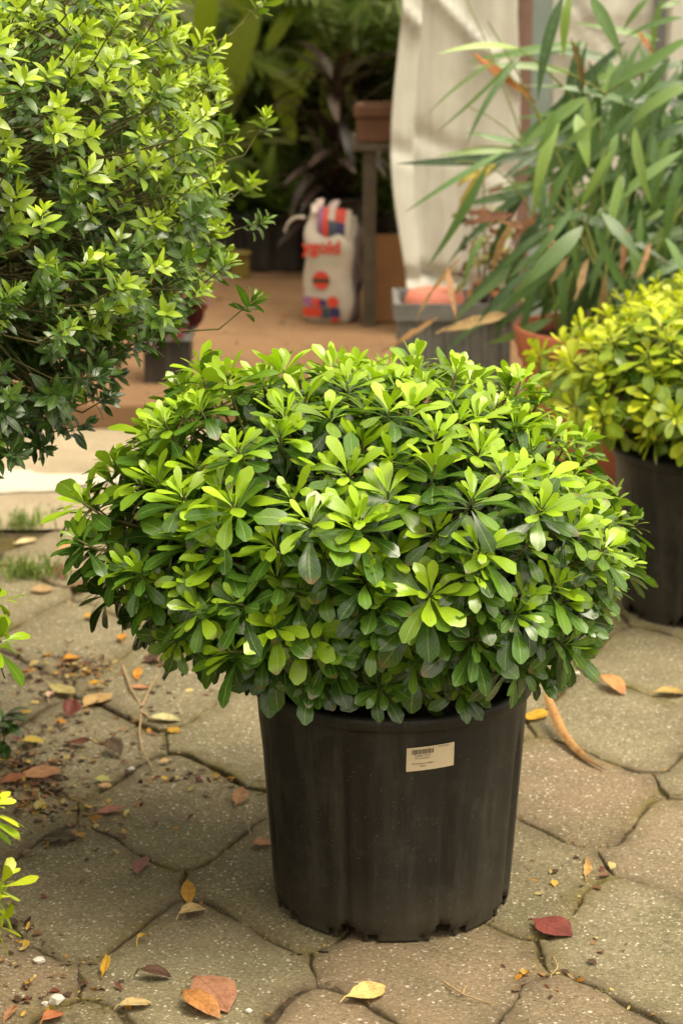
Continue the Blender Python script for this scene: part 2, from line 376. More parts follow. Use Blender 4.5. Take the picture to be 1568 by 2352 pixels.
# ------------------------------------------------------------------ the setting: ground
def sheet(name, x0, x1, y0, y1, z, mat):
    return tag(part(name, [(x0, y0, z), (x1, y0, z), (x1, y1, z), (x0, y1, z)], [(0, 1, 2, 3)], mat), kind='structure')
sheet('ground', -120, 120, -80, 160, -.022, M['earth'])
sheet('joint_bed', -2.4, 2.6, -2.2, 2.2, -.0062, M['joint'])
LA, LP = .338, .317
E1 = np.array([.9931, .1175]); E2 = np.array([-.1175, .9931]); O0 = np.array([-.509, .171])
def wave_v(u, r):
    return r * LP + .101 * np.cos(2 * np.pi * (u - r * LA / 2) / LA)
def build_pavers():
    V, F, TN, PK, SM, EG = [], [], [], [], [], []
    prng = np.random.default_rng(3)
    for r in range(-8, 8):
        for c in range(-10, 12):
            u0 = r * LA / 2 + (c - r // 2) * LA; us = np.linspace(u0, u0 + LA, 37)
            lo = np.stack([us, wave_v(us, r)], 1); up = np.stack([us, wave_v(us, r + 1)], 1)[::-1]
            k6 = np.linspace(0, 1, 9)[1:-1, None]
            poly = np.concatenate([lo, lo[-1] * (1 - k6) + up[0] * k6, up, up[-1] * (1 - k6) + lo[0] * k6]); ctr = poly.mean(0)
            wc = O0 + ctr[0] * E1 + ctr[1] * E2
            if not (-2.3 < wc[0] < 2.5 and -2.0 < wc[1] < 2.05): continue
            W2 = O0 + poly[:, :1] * E1 + poly[:, 1:] * E2
            nx = np.roll(W2, -1, 0) - np.roll(W2, 1, 0); nrm = unit(np.stack([-nx[:, 1], nx[:, 0]], 1))
            jit = np.convolve(prng.normal(0, 1, len(W2) + 4), np.ones(3) / 3, 'same')[2:-2] * .0052
            gap = prng.uniform(.0006, .0028)
            z0 = prng.normal(0, .0018); tx, ty = prng.normal(0, .006, 2)
            tone, pink = prng.uniform(0, 1), float(prng.random() < .3) * prng.uniform(.5, 1)
            if abs(wc[0] - .1) < .2 and abs(wc[1] + .55) < .2: pink, tone = .9, .6
            base = len(V); m = len(W2)
            for off, dz, eg in ((gap, -.021, 1), (gap, -.007, 1), (gap + .0012, -.0022, 1), (gap + .003, -.0006, .9), (gap + .007, 0, .6)):
                q = W2 + nrm * (off + jit)[:, None]
                for p in q:
                    V.append((p[0], p[1], z0 + dz + tx * (p[0] - wc[0]) + ty * (p[1] - wc[1]))); TN.append(tone); PK.append(pink); EG.append(eg)
            last = np.array([v_[:2] for v_ in V[-m:]]); cen = last.mean(0)
            for kk, eg in ((.08, .42), (.20, .06), (.5, 0), (.8, 0)):
                for p in last * (1 - kk) + cen * kk:
                    V.append((p[0], p[1], z0 + tx * (p[0] - wc[0]) + ty * (p[1] - wc[1]) + .0006 * kk)); TN.append(tone); PK.append(pink); EG.append(eg)
            for k in range(8):
                for i in range(m):
                    j = (i + 1) % m; F.append((base + k * m + i, base + k * m + j, base + (k + 1) * m + j, base + (k + 1) * m + i)); SM.append(k < 5)
            F.append(tuple(base + 8 * m + i for i in range(m))); SM.append(False)
    me = meshpy('paving', V, F)
    for nm, a in (('tone', TN), ('pink', PK), ('edge', EG)):
        x = me.attributes.new(nm, 'FLOAT', 'POINT'); x.data.foreach_set('value', np.array(a, dtype=np.float32))
    o = link('paving', me, M['paver'], None, None); me.polygons.foreach_set('use_smooth', SM); return tag(o, kind='structure')
build_pavers()
sheet('concrete_path', -6, 6, 2.12, 3.24, .004, M['pale'])
cv = gz(60, 1115)
def patch(name, cx, cy, rx, ry, z, mat):
    v = [(cx, cy, z)]; n = 48
    for i in range(n):
        a = 2 * math.pi * i / n; k = 1 + .18 * math.sin(3 * a + 1) + .1 * math.sin(7 * a) + .06 * math.sin(13 * a + 2)
        v.append((cx + rx * k * math.cos(a), cy + ry * k * math.sin(a), z))
    return tag(part(name, v, [(0, 1 + i, 1 + (i + 1) % n) for i in range(n)], mat), kind='structure')
patch('cement_patch', cv[0] - .25, cv[1], .42, .17, .008, M['cement'])
STEP = .08
so = part('raised_ground', *box(-6, 6, 3.22, 14, -.02, STEP), M['orange']); tag(so, kind='structure'); bevel(so, .012, 3)

# ------------------------------------------------------------------ the greenhouse behind
gh = thing('greenhouse', 'pale plastic film greenhouse with hanging side sheets behind the bamboo and the soil bag', 'greenhouse', (0, 4.3, STEP))
def curtain(name, x0, x1, y, z0, z1, amp, freq, parent, seed, edge=0.0, ph=0.0):
    g = np.random.default_rng(seed); nx, nz = max(16, int((x1 - x0) * 90)), 110
    V = []; xs = np.linspace(x0, x1, nx + 1); zs = np.linspace(z0, z1, nz + 1)
    ph2 = g.uniform(0, 6)
    creases = [(g.normal(0, .018), g.normal(.9, .7), g.uniform(x0, x1 + z1), g.uniform(.012, .03)) for _ in range(int(14 + 8 * (x1 - x0)))]
    for z in zs:
        for x in xs:
            e = edge * math.exp(-(x - x0) / .05) * (math.sin(z * 3.6 + ph) * .55 + math.sin(z * 7.3 + 1) * .2)
            cr_ = sum(a_ * math.exp(-((x * math.cos(t_) + z * math.sin(t_) - c_) / w__) ** 2) for a_, t_, c_, w__ in creases)
            V.append((x + e + .012 * math.sin(z * 5 + x * 9), y + cr_ + amp * (math.sin(x * freq + ph2 + .5 * math.sin(z * 2)) + .5 * math.sin(x * freq * 2.3 + z * 1.3)), z))
    F = [(k * (nx + 1) + i, k * (nx + 1) + i + 1, (k + 1) * (nx + 1) + i + 1, (k + 1) * (nx + 1) + i) for k in range(nz) for i in range(nx)]
    o = part(name, V, F, M['film'], parent, True); s = o.modifiers.new('thick', 'SOLIDIFY'); s.thickness = .003; return o
curtain('film_sheet', .125, .50, .02, -.005, 2.55, .013, 17, gh, 1, .035, 2.2)
curtain('film_hem', .118, .178, -.012, -.006, 2.55, .010, 17, gh, 1, .035, 2.2)
curtain('film_sheet', .615, .945, .06, .0, 2.55, .012, 13, gh, 2)
curtain('film_sheet', .985, 3.2, .06, .0, 2.55, .012, 11, gh, 3)
part('film_strip', *box(.545, .612, .03, .045, 0, 2.55), M['bluestrip'], gh)
part('post', *box(.500, .545, .02, .06, 0, 2.6), M['brownpole'], gh)
part('post', *box(.947, .983, .03, .07, 0, 2.6), M['steel'], gh)
part('post', *box(-2.6, -2.55, .0, .05, 0, 2.6), M['steel'], gh)
part('beam', *box(-3.2, 3.3, -.02, .10, 2.6, 2.68), M['steel'], gh)
V, F = [], []
for i in range(25):
    x = -3.2 + 6.5 * i / 24; z = 2.69 + .75 * math.sin(math.pi * i / 24)
    V += [(x, -.05, z), (x, 5.2, z)]
F = [(2 * i, 2 * i + 2, 2 * i + 3, 2 * i + 1) for i in range(24)]
ro = part('roof_film', V, F, M['clear'], gh, True); ro.modifiers.new('thick', 'SOLIDIFY').thickness = .006
curtain('back_film', -3.2, 3.2, 5.0, 0, 2.7, .02, 8, gh, 5)
for sx in (-3.2, 3.25):
    part('side_film', *box(sx - .004, sx + .004, .1, 4.98, 0, 2.69), M['clear'], gh)
for k in range(7):
    part('rib', *box(-2.4 + .8 * k, -2.37 + .8 * k, 4.9, 4.95, 0, 2.6), M['steel'], gh)

# ------------------------------------------------------------------ pots
def pot_geo(h, r0, r1, lip=.02, n=144, flutes=8, groove=.006, notches=True, seed=0, rot=0.0):
    zs = [0, .004, .012, .024, .036, .06, .1, .15, .2, .25, .3]
    zs = [z * h / .365 for z in zs]; ztop = h - lip
    rows = []
    for z in zs + [ztop - .012, ztop - .002]: rows.append((z, r0 + (r1 - .006 - r0) * z / h, 1.0 if z < ztop - .02 else .4))
    rows += [(ztop, r1 - .003, 0), (ztop + .004, r1, 0), (h - .005, r1 + .001, 0), (h, r1 - .003, 0), (h - .001, r1 - .009, 0), (h - .03, r1 - .012, 0), (h - .08, r1 - .017, 0)]
    V, F = [], []
    for z, r, g in rows:
        for j in range(n):
            a = 2 * math.pi * j / n + rot; k = (a * flutes / (2 * math.pi)) % 1.0
            gv = math.exp(-((k - .5) / .045) ** 2) - .55 * math.exp(-((k - .585) / .03) ** 2) + .5 * math.exp(-((k - .66) / .035) ** 2)
            fl = .0022 * math.cos(2 * math.pi * (k - .08))
            fade = min(1, max(0, (h * .80 - z) / (h * .12)))
            rr = r - g * fade * (groove * gv + fl)
            if z < .013 * h / .365: rr -= .003
            V.append((rr * math.cos(a), rr * math.sin(a), z))
    for i in range(len(rows) - 1):
        for j in range(n):
            a = 2 * math.pi * j / n + rot; k = (a * flutes / (2 * math.pi)) % 1.0
            if notches and i < 3 and abs(k - .5) < (.13 if i < 2 else .10): continue
            if notches and i < 2 and (abs(k - .27) < .028 or abs(k - .75) < .028): continue
            F.append((i * n + j, i * n + (j + 1) % n, (i + 1) * n + (j + 1) % n, (i + 1) * n + j))
    return V, F
def nursery_pot(parent, h=.365, r0=.173, r1=.202, rot=0.0, mat=None, notches=True, flutes=8):
    v, f = pot_geo(h, r0, r1, .022 * h / .365, rot=rot, notches=notches, flutes=flutes)
    o = part('pot', v, f, mat or M['pot'], parent, True)
    s = o.modifiers.new('wall', 'SOLIDIFY'); s.thickness = .003; s.offset = -1
    n = 48; zz = h - .045
    sv = [(0, 0, zz + .012)] + [((r1 - .018) * q * math.cos(2 * math.pi * i / n), (r1 - .018) * q * math.sin(2 * math.pi * i / n), zz + .012 * (1 - q) + random.gauss(0, .002)) for q in (.5, 1) for i in range(n)]
    sf = [(0, 1 + i, 1 + (i + 1) % n) for i in range(n)] + [(1 + i, 1 + n + i, 1 + n + (i + 1) % n, 1 + (i + 1) % n) for i in range(n)]
    part('soil', sv, sf, M['soil'], parent, True)
    fz = .03 * h / .365; rb = r0 - .006
    fv = [(rb * math.cos(2 * math.pi * i / n), rb * math.sin(2 * math.pi * i / n), fz) for i in range(n)]
    part('pot_base', fv, [tuple(range(n))], mat or M['pot'], parent, False)
    return o

# ------------------------------------------------------------------ shrub foliage
def fib(n, g):
    i = np.arange(n) + .5; ph = np.arccos(1 - 2 * i / n); th = math.pi * (1 + 5 ** .5) * i
    p = np.stack([np.cos(th) * np.sin(ph), np.sin(th) * np.sin(ph), np.cos(ph)], 1)
    return unit(p + g.normal(0, .5 / math.sqrt(n) * 1.6, p.shape))
def superell(nv, rad, ex):
    q = (np.abs(nv) ** ex).sum(1) ** (-1 / ex); return nv * q[:, None] * rad
def lumps(p, g, n, amp, sig):
    c = unit(g.normal(0, 1, (n, 3))); a = g.uniform(-amp, amp, n)
    return 1 + (a[None] * np.exp(-((p[:, None] - c[None]) ** 2).sum(2) / sig ** 2)).sum(1)
def rosettes(tips, axes, young, g, nl=(12, 18), Lm=.068, Wm=.028, gap=.03, th0=12, th1=98, nu=4, nv=7, prof='obovate', power=1.0):
    B, D, NN, L, Wd, T, Rn, Cu = [], [], [], [], [], [], [], []
    for p, a, yg in zip(tips, axes, young):
        n = g.integers(*nl); e = unit(np.cross(a, g.normal(0, 1, 3))); f = np.cross(a, e); az0 = g.uniform(0, 6.28); s = g.uniform(.78, 1.2)
        tw = g.uniform(.85, 1.15)
        for k in range(n):
            q = (k + .5) / n; az = az0 + k * 2.39996 + g.normal(0, .2)
            th = R(th0 + (th1 - th0) * q ** .85 * tw + g.normal(0, 9)); r = math.cos(az) * e + math.sin(az) * f
            d = math.cos(th) * a + math.sin(th) * r; d = d + np.array([0, 0, -.12 * q])
            B.append(p - a * gap * q + r * .003); D.append(d); NN.append(a + .25 * r * (-1 if th > 1.45 else .1) + np.array([0, 0, .15]) + g.normal(0, .18, 3))
            l = Lm * s * (.36 + .64 * min(1, q * 1.5) ** .8) * g.uniform(.78, 1.15)
            L.append(l); Wd.append(l * Wm / Lm * g.uniform(.85, 1.15) * (1.0 if q > .3 else .9))
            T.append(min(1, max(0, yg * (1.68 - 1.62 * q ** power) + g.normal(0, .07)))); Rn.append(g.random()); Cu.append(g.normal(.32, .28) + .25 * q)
    A = np.array
    return leaves(A(B), A(D), A(NN), A(L), A(Wd), A(T), A(Rn), prof, nu, nv, A(Cu), g.normal(.22, .12, len(B)))
def shrub_parts(root, ctr, rad, n1, n2, mat, g, Lm, Wm, yfun, base_z, ex=2.5, lump=.13, nl=(12, 18), upb=.45, spray=0, twig=.0028, th1=98, nu=4, nv=7, stem_mat=None, squash=1):
    ctr = np.array(ctr, float); rad = np.array(rad, float)
    d1 = fib(n1, g); f1 = lumps(d1, g, 44, lump, .27) * g.uniform(.90, 1.08, n1); t1 = superell(d1, rad, ex) * f1[:, None] + ctr
    if squash != 1: t1[:, 2] = np.where(t1[:, 2] < ctr[2], ctr[2] + (t1[:, 2] - ctr[2]) * squash, t1[:, 2])
    out = unit(d1 / rad); a1 = unit(out * .85 + np.array([0, 0, upb]) * (1.0 - .25 * (d1[:, 2:3] < -.1)) + g.normal(0, .18, d1.shape))
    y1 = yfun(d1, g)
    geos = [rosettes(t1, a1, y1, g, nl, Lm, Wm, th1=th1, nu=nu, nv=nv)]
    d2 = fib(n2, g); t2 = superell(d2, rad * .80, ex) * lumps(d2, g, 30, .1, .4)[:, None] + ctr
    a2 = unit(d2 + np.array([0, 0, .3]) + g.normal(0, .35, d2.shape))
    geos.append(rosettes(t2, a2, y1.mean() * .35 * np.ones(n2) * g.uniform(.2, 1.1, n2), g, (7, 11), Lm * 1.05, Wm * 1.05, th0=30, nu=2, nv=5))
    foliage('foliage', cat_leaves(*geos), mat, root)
    nh = max(10, n1 // 12); hd = fib(nh, g); hub = ctr + hd * rad * .48
    paths = [(bez((g.normal(0, .02), g.normal(0, .02), base_z), (h[0] * .25 + ctr[0] * .3, h[1] * .25, (base_z + h[2]) / 2 + .04), h), twig * 2.6, twig * 1.5) for h in hub]
    for t, a in zip(np.concatenate([t1, t2]), np.concatenate([a1, a2])):
        h = hub[np.argmin(((hub - t) ** 2).sum(1))]; paths.append((bez(h, t - a * .07, t - a * .004, 5), twig, twig * .55))
    tube_part('branches', paths, stem_mat or M['bark'], root, 5)

# ---- the main shrub
g = np.random.default_rng(21)
main = thing('potted_shrub', 'large glossy round shrub in a black ribbed pot with a paper price sticker', 'potted shrub', (0, 0, .001))
mp = nursery_pot(main, r0=.183, r1=.214, rot=R(-100))
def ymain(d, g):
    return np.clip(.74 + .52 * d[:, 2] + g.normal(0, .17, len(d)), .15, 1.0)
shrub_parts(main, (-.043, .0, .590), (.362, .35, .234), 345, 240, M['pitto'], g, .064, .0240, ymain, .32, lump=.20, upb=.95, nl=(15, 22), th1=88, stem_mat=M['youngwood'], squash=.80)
# the sticker on the pot: paper, barcode, print
def sticker(parent):
    ph0, zc, wd, ht = R(-90 + 14.6), .301, .072, .037
    rr = lambda z: .183 + (.214 - .006 - .183) * z / .365 + .0022
    V, F, MI = [], [], []
    def patch_(x0, x1, y0, y1, mi, lift, n=1):
        b = len(V)
        for i in range(n + 1):
            for y in (y0, y1):
                x = x0 + (x1 - x0) * i / n; z = zc + y + .05 * x; r = rr(z) + lift
                a = ph0 + x / rr(z); V.append((r * math.cos(a), r * math.sin(a), z))
        for i in range(n): F.append((b + 2 * i, b + 2 * i + 2, b + 2 * i + 3, b + 2 * i + 1)); MI.append(mi)
    patch_(-wd / 2, wd / 2, -ht / 2, ht / 2, 0, 0, 14)
    q = random.Random(4); x = -.0285
    while x < .004:
        wbar = q.choice([.0004, .0004, .0007, .0011]); patch_(x, x + wbar, .0075, .0150, 1, .0004); x += wbar + q.choice([.0004, .0006, .0009])
    o = part('price_sticker', V, F, [plain('label_paper', (.62, .52, .36), .7, .06, 30, .05), plain('label_ink', (.03, .026, .022), .7, .1, 30, .05)], parent, False)
    for p, mi in zip(o.data.polygons, MI): p.material_index = mi
    def text(body, size, cx, cy):
        c = bpy.data.curves.new('txt', 'FONT'); c.body = body; c.size = size; c.align_x = 'CENTER'; c.align_y = 'CENTER'
        to = bpy.data.objects.new('txt', c); COL.objects.link(to); dg = bpy.context.evaluated_depsgraph_get()
        me = bpy.data.meshes.new_from_object(to.evaluated_get(dg)); bpy.data.objects.remove(to)
        vs = []
        for v in me.vertices:
            xx, yy = v.co.x + cx, v.co.y + cy; z = zc + yy + .05 * xx; r = rr(z) + .0004; a = ph0 + xx / rr(z)
            vs.append((r * math.cos(a), r * math.sin(a), z))
        fs = [tuple(p.vertices) for p in me.polygons]; bpy.data.meshes.remove(me); return vs, fs
    TV, TF = [], []
    for body, s, cx, cy in (('8 680804 735204', .0034, -.0125, .0050), ('PITTOSPORUM', .0034, -.0125, .0008), ('42147 02301', .0032, .0195, .0160), ('PITTOSPORUM TOBIRA', .0031, -.0115, -.0075), ('NANA', .0034, -.0115, -.0115)):
        v, f = text(body, s, cx, cy); b = len(TV); TV += v; TF += [tuple(i + b for i in q_) for q_ in f]
    n0 = len(o.data.polygons); vv = [tuple(v.co) for v in o.data.vertices]; ff = [tuple(p.vertices) for p in o.data.polygons]
    me = meshpy('price_sticker', vv + TV, ff + [tuple(i + len(vv) for i in q_) for q_ in TF]); me.materials.append(o.data.materials[0]); me.materials.append(o.data.materials[1])
    for i, p in enumerate(me.polygons): p.material_index = MI[i] if i < n0 else 1
    o.data = me
sticker(mp)

# ---- golden shrubs on the right
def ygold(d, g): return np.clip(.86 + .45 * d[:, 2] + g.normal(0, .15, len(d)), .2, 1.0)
g = np.random.default_rng(5)
gs = thing('potted_shrub', 'yellow-green clipped shrub in a black pot behind the main shrub at its right', 'potted shrub', (.715, 1.50, .001), 0, 'golden shrubs along the right side')
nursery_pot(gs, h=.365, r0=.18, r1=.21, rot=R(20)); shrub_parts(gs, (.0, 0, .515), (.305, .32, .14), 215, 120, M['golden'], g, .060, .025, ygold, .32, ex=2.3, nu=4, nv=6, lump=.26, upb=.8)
g = np.random.default_rng(6)
gs = thing('potted_shrub', 'yellow-green shrub mostly out of frame, farther back behind the other golden shrub', 'potted shrub', (1.02, 2.30, .001), 0, 'golden shrubs along the right side')
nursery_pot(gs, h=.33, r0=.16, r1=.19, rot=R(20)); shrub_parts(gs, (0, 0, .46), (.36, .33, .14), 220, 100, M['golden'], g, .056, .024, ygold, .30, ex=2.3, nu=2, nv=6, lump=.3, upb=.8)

# ---- plants at the left edge
g = np.random.default_rng(8)
gs = thing('potted_shrub', 'green shrub whose leaf tips reach in at the left edge beside the fallen leaves', 'potted shrub', (-.905, -.22, .001))
nursery_pot(gs, h=.33, r0=.15, r1=.18); shrub_parts(gs, (0, 0, .50), (.33, .30, .19), 190, 90, M['pitto'], g, .055, .020, lambda d, g: np.clip(.95 + .4 * d[:, 2] + g.normal(0, .2, len(d)), .1, 1), .29)
g = np.random.default_rng(9)
gs = thing('potted_shrub', 'lime yellow shrub whose leaf tips poke in at the left edge nearest the camera', 'potted shrub', (-.775, -.70, .001))
nursery_pot(gs, h=.22, r0=.11, r1=.135); shrub_parts(gs, (0, 0, .32), (.26, .25, .15), 120, 60, M['golden'], g, .06, .024, ygold, .19)

# ---- the tall small-leaved shrub on the left
g = np.random.default_rng(31)
tall = thing('tall_shrub', 'tall bushy small-leaved shrub with bright shoot tips filling the upper left', 'shrub', (-1.0, .45, .001))
nursery_pot(tall, h=.37, r0=.2, r1=.24)
ctr = np.array([0.0, 0, 1.01]); rad = np.array([.72, .68, .70])
ns = 3900; d1 = fib(ns, g)
fr = lumps(d1, g, 110, .16, .17) * g.uniform(.86, 1.06, ns); t1 = superell(d1, rad, 2.2) * fr[:, None] + ctr
lowf = np.clip((ctr[2] - t1[:, 2]) / .6, 0, 1); t1[:, 0] = ctr[0] + (t1[:, 0] - ctr[0]) * (1 - .16 * lowf)
t1[:, 2] = np.where(t1[:, 2] < ctr[2], ctr[2] + (t1[:, 2] - ctr[2]) * .64, t1[:, 2])
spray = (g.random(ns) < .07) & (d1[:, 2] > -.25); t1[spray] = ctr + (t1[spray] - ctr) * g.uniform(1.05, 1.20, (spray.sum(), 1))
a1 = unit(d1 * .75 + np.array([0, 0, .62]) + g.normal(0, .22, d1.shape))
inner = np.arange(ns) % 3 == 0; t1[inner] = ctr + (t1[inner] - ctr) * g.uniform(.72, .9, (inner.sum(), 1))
B, D, NN, L, Wd, T, Rn, Cu = [], [], [], [], [], [], [], []
for p, a, dd, inn in zip(t1, a1, d1, inner):
    n = g.integers(13, 19); e = unit(np.cross(a, g.normal(0, 1, 3))); f = np.cross(a, e); az0 = g.uniform(0, 6.28); ln = g.uniform(.028, .06); s = g.uniform(.8, 1.2)
    yg = np.clip(.50 + 1.0 * dd[2] + .28 * dd[0] + g.normal(0, .2), .02, 1) * (.4 if inn else 1)  # young growth on top; lower leaves also tinted darker to paint in shade
    for k in range(n):
        q = (k + .5) / n; az = az0 + k * 2.39996; r = math.cos(az) * e + math.sin(az) * f
        th = R(20 + 58 * q ** .7 + g.normal(0, 9)); d = math.cos(th) * a + math.sin(th) * r
        B.append(p - a * ln * q); D.append(d); NN.append(a + g.normal(0, .25, 3)); l = .033 * s * (.5 + .5 * min(1, q * 2.2)) * g.uniform(.75, 1.2)
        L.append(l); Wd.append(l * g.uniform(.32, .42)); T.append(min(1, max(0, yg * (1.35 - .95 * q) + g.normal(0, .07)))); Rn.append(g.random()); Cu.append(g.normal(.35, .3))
A = np.array
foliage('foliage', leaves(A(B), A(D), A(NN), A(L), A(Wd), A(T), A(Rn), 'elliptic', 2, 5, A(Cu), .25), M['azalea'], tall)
hubs = ctr + fib(110, g) * rad * .55; hubs[:, 2] = np.maximum(hubs[:, 2], .76); paths = [(bez((g.normal(0, .03), g.normal(0, .03), .33), (h[0] * .3, h[1] * .3, (h[2] + .33) / 2), h, 8), .011, .006) for h in hubs]
for t, a in zip(t1, a1):
    h = hubs[np.argmin(((hubs - t) ** 2).sum(1))]; paths.append((bez(h, t - a * .16, t - a * .01, 5), .0024, .0010))
tube_part('branches', paths, M['youngwood'], tall, 5)

# ------------------------------------------------------------------ bamboo clump on the right
def strap_leaves(rows, mat, name, parent, origin, g, yw, yj, tint, prof='lance', nu=4, nv=9, droop=.5):
    """rows: base and tip as surveyed from the photo; each gets its own depth."""
    B, D, NN, L, Wd, T, Rn, Cu, Tw = [], [], [], [], [], [], [], [], []
    for x0, y0, x1, y1, wpx in rows:
        ya = yw + g.uniform(-yj, yj); p0 = at(x0, y0, ya); p1 = at(x1, y1, ya + g.uniform(-.08, .04)); v = p1 - p0; l = np.linalg.norm(v)
        c = g.uniform(.3, 1.0) * droop; d = unit(v); n = np.array([g.normal(0, .4), -.8, .55]); n = unit(n - (n @ d) * d)
        d0 = unit(d * math.cos(c / 2) + n * math.sin(c / 2))
        n0 = unit(n * math.cos(c / 2) - d * math.sin(c / 2))
        B.append(p0 - origin); D.append(d0); NN.append(n0); L.append(l * (c / 2) / math.sin(c / 2)); Wd.append(wpx * ppm(p0) * .86); T.append(np.clip(tint + g.normal(0, .22), 0, 1)); Rn.append(g.random()); Cu.append(c); Tw.append(g.normal(0, .5))
    A = np.array
    return leaves(A(B), A(D), A(NN), A(L), A(Wd), A(T), A(Rn), prof, nu, nv, A(Cu), .25)
def c4(rows): return [(870 + a * .445, b * .445, 870 + c * .445, d * .445, w_ * .445) for a, b, c, d, w_ in rows]
BL = c4([(950, -20, 760, 500, 75), (985, -30, 950, 300, 60), (1090, -20, 1290, 290, 80), (1390, -10, 1260, 160, 45), (1470, -10, 1420, 280, 60), (1568, 90, 1260, 160, 40),
 (1600, 190, 1210, 500, 75), (720, 250, 290, 220, 45), (730, 300, 400, 730, 42), (720, 280, 300, 700, 26), (1080, 500, 690, 710, 78), (935, 590, 720, 1110, 80), (1020, 590, 1060, 880, 90),
 (1070, 510, 1095, 720, 50), (660, 775, 190, 1160, 46), (560, 850, 300, 1400, 55), (1568, 775, 1085, 1140, 66), (1560, 850, 1415, 1320, 66), (1320, 660, 1380, 1080, 66), (1230, 680, 1130, 1060, 75),
 (1110, 1150, 1250, 1600, 62), (1150, 1100, 1340, 1380, 85), (1050, 1170, 740, 1560, 105), (780, 1390, 540, 1700, 62), (1050, 600, 1040, 1000, 45), (1600, 440, 1230, 640, 85), (730, 740, 440, 720, 45),
 (830, 780, 640, 930, 50), (1000, 830, 830, 1150, 52), (1400, 1480, 1160, 1660, 75), (1480, 1230, 1580, 1440, 75), (900, 1640, 580, 1830, 62), (1060, 1100, 830, 1170, 42), (1000, 1080, 720, 1390, 52),
 (1470, 1090, 1300, 1150, 60), (1300, 1260, 1380, 1500, 60), (640, 300, 220, 540, 24), (700, 780, 290, 820, 40), (930, 560, 800, 830, 50), (1568, 620, 1330, 900, 60), (1500, 560, 1568, 800, 50),
 (1250, 900, 1180, 1250, 60), (1420, 700, 1440, 1050, 55), (540, 1220, 400, 1480, 40), (1000, 1400, 880, 1640, 45), (1180, 1250, 1100, 1560, 55), (850, 900, 840, 1200, 40), (1450, 40, 1568, 20, 40), (1330, 560, 1100, 880, 52), (1400, 640, 1250, 1020, 56), (1500, 700, 1400, 1080, 60), (1568, 1000, 1400, 1330, 60), (1280, 1000, 1090, 1320, 55), (1200, 780, 1010, 1080, 50), (1150, 600, 930, 820, 48), (1350, 1080, 1290, 1430, 55), (1500, 300, 1330, 560, 55), (1440, 480, 1240, 760, 50)])
bo = np.array([.60, 2.72, .001]); g = np.random.default_rng(12)
bam = thing('potted_bamboo', 'drooping long-leaved bamboo clump with a few dead leaves in a terracotta pot', 'bamboo', bo)
v, f = pot_geo(.40, .15, .215, .05, flutes=8, groove=0, notches=False); tp = part('pot', v, f, M['terracotta'], bam, True); tp.modifiers.new('wall', 'SOLIDIFY').thickness = .008
part('soil', [(.19 * math.cos(i * .2618), .19 * math.sin(i * .2618), .36) for i in range(24)], [tuple(range(24))], M['soil'], bam)
fill = []
for k in range(350):
    x, y = g.uniform(1210, 1720), g.uniform(90, 660)
    if (x < 1330 and y < 330) or (x < 1260 and g.random() < .55): continue
    ang = R(g.normal(112, 36)); l = g.uniform(150, 330); y1 = min(y + l * math.sin(ang), 800); fill.append((x, y, x + l * math.cos(ang), y1, g.uniform(18, 34)))
geo = cat_leaves(strap_leaves(BL, None, '', bam, bo, g, 2.58, .18, .50, droop=.85), strap_leaves(fill, None, '', bam, bo, g, 2.92, .24, .30, droop=1.0))
foliage('foliage', geo, M['bamboo'], bam)
paths = []
for k in range(16):
    a = g.uniform(0, 6.28); tx, ty = g.uniform(-.45, .75), g.uniform(-.25, .4)
    paths.append((bez((.1 * math.cos(a), .1 * math.sin(a), .36), (tx * .35, ty * .35, .9), (tx, ty, g.uniform(.75, 1.45)), 10), .004, .0018))
for a_, b_ in (((1195, 345), (1060, 345)), ((1405, 225), (1225, 138)), ((1320, 345), (1180, 335)), ((1370, 230), (1500, 160)), ((1330, 240), (1190, 112))):
    p, q = at(*a_, 2.7) - bo, at(*b_, 2.6) - bo; paths.append((bez(p, (p + q) / 2 + np.array([0, 0, .02]), q, 5), .0035, .0018))
tube_part('culms', paths, M['greenstem'], bam, 6)
DRY = c4([(490, 280, 780, 560, 62), (990, 200, 1050, 490, 55), (700, 1110, 440, 1130, 62), (690, 1150, 590, 1420, 50), (350, 1380, 370, 1650, 45), (660, 1620, 300, 1740, 70), (1330, 160, 1410, 300, 50),
          (420, 1330, 160, 1640, 26), (300, 1640, 40, 1850, 30), (760, 1180, 600, 1150, 50), (820, 1100, 700, 1250, 50), (900, 1160, 880, 1290, 45), (1170, 1430, 1120, 1660, 40), (1080, 1330, 1010, 1560, 40), (1290, 1180, 1230, 1420, 42), (980, 1330, 880, 1480, 44), (1400, 1250, 1330, 1450, 36), (560, 1000, 640, 960, 30), (960, 880, 900, 1040, 45)])
dc = [(.38, .14, .03), (.14, .11, .03), (.17, .07, .025), (.42, .27, .11), (.36, .2, .09), (.52, .36, .16), (.42, .22, .09), (.40, .25, .1), (.38, .22, .08), (.2, .1, .04), (.26, .12, .05), (.4, .22, .1), (.45, .3, .16), (.40, .26, .12), (.30, .15, .06), (.45, .30, .14), (.33, .18, .08), (.2, .09, .04), (.25, .12, .05)]
v, q, u, a = strap_leaves(DRY, None, '', bam, bo, g, 2.58, .14, .5, droop=.7)
v += g.normal(0, .0015, v.shape); k = len(v) // len(DRY)
link('dead_leaves', quads_mesh('dead_leaves', v, q, u, a, np.repeat(np.array(dc), k, 0)), M['dry'], bam, True)

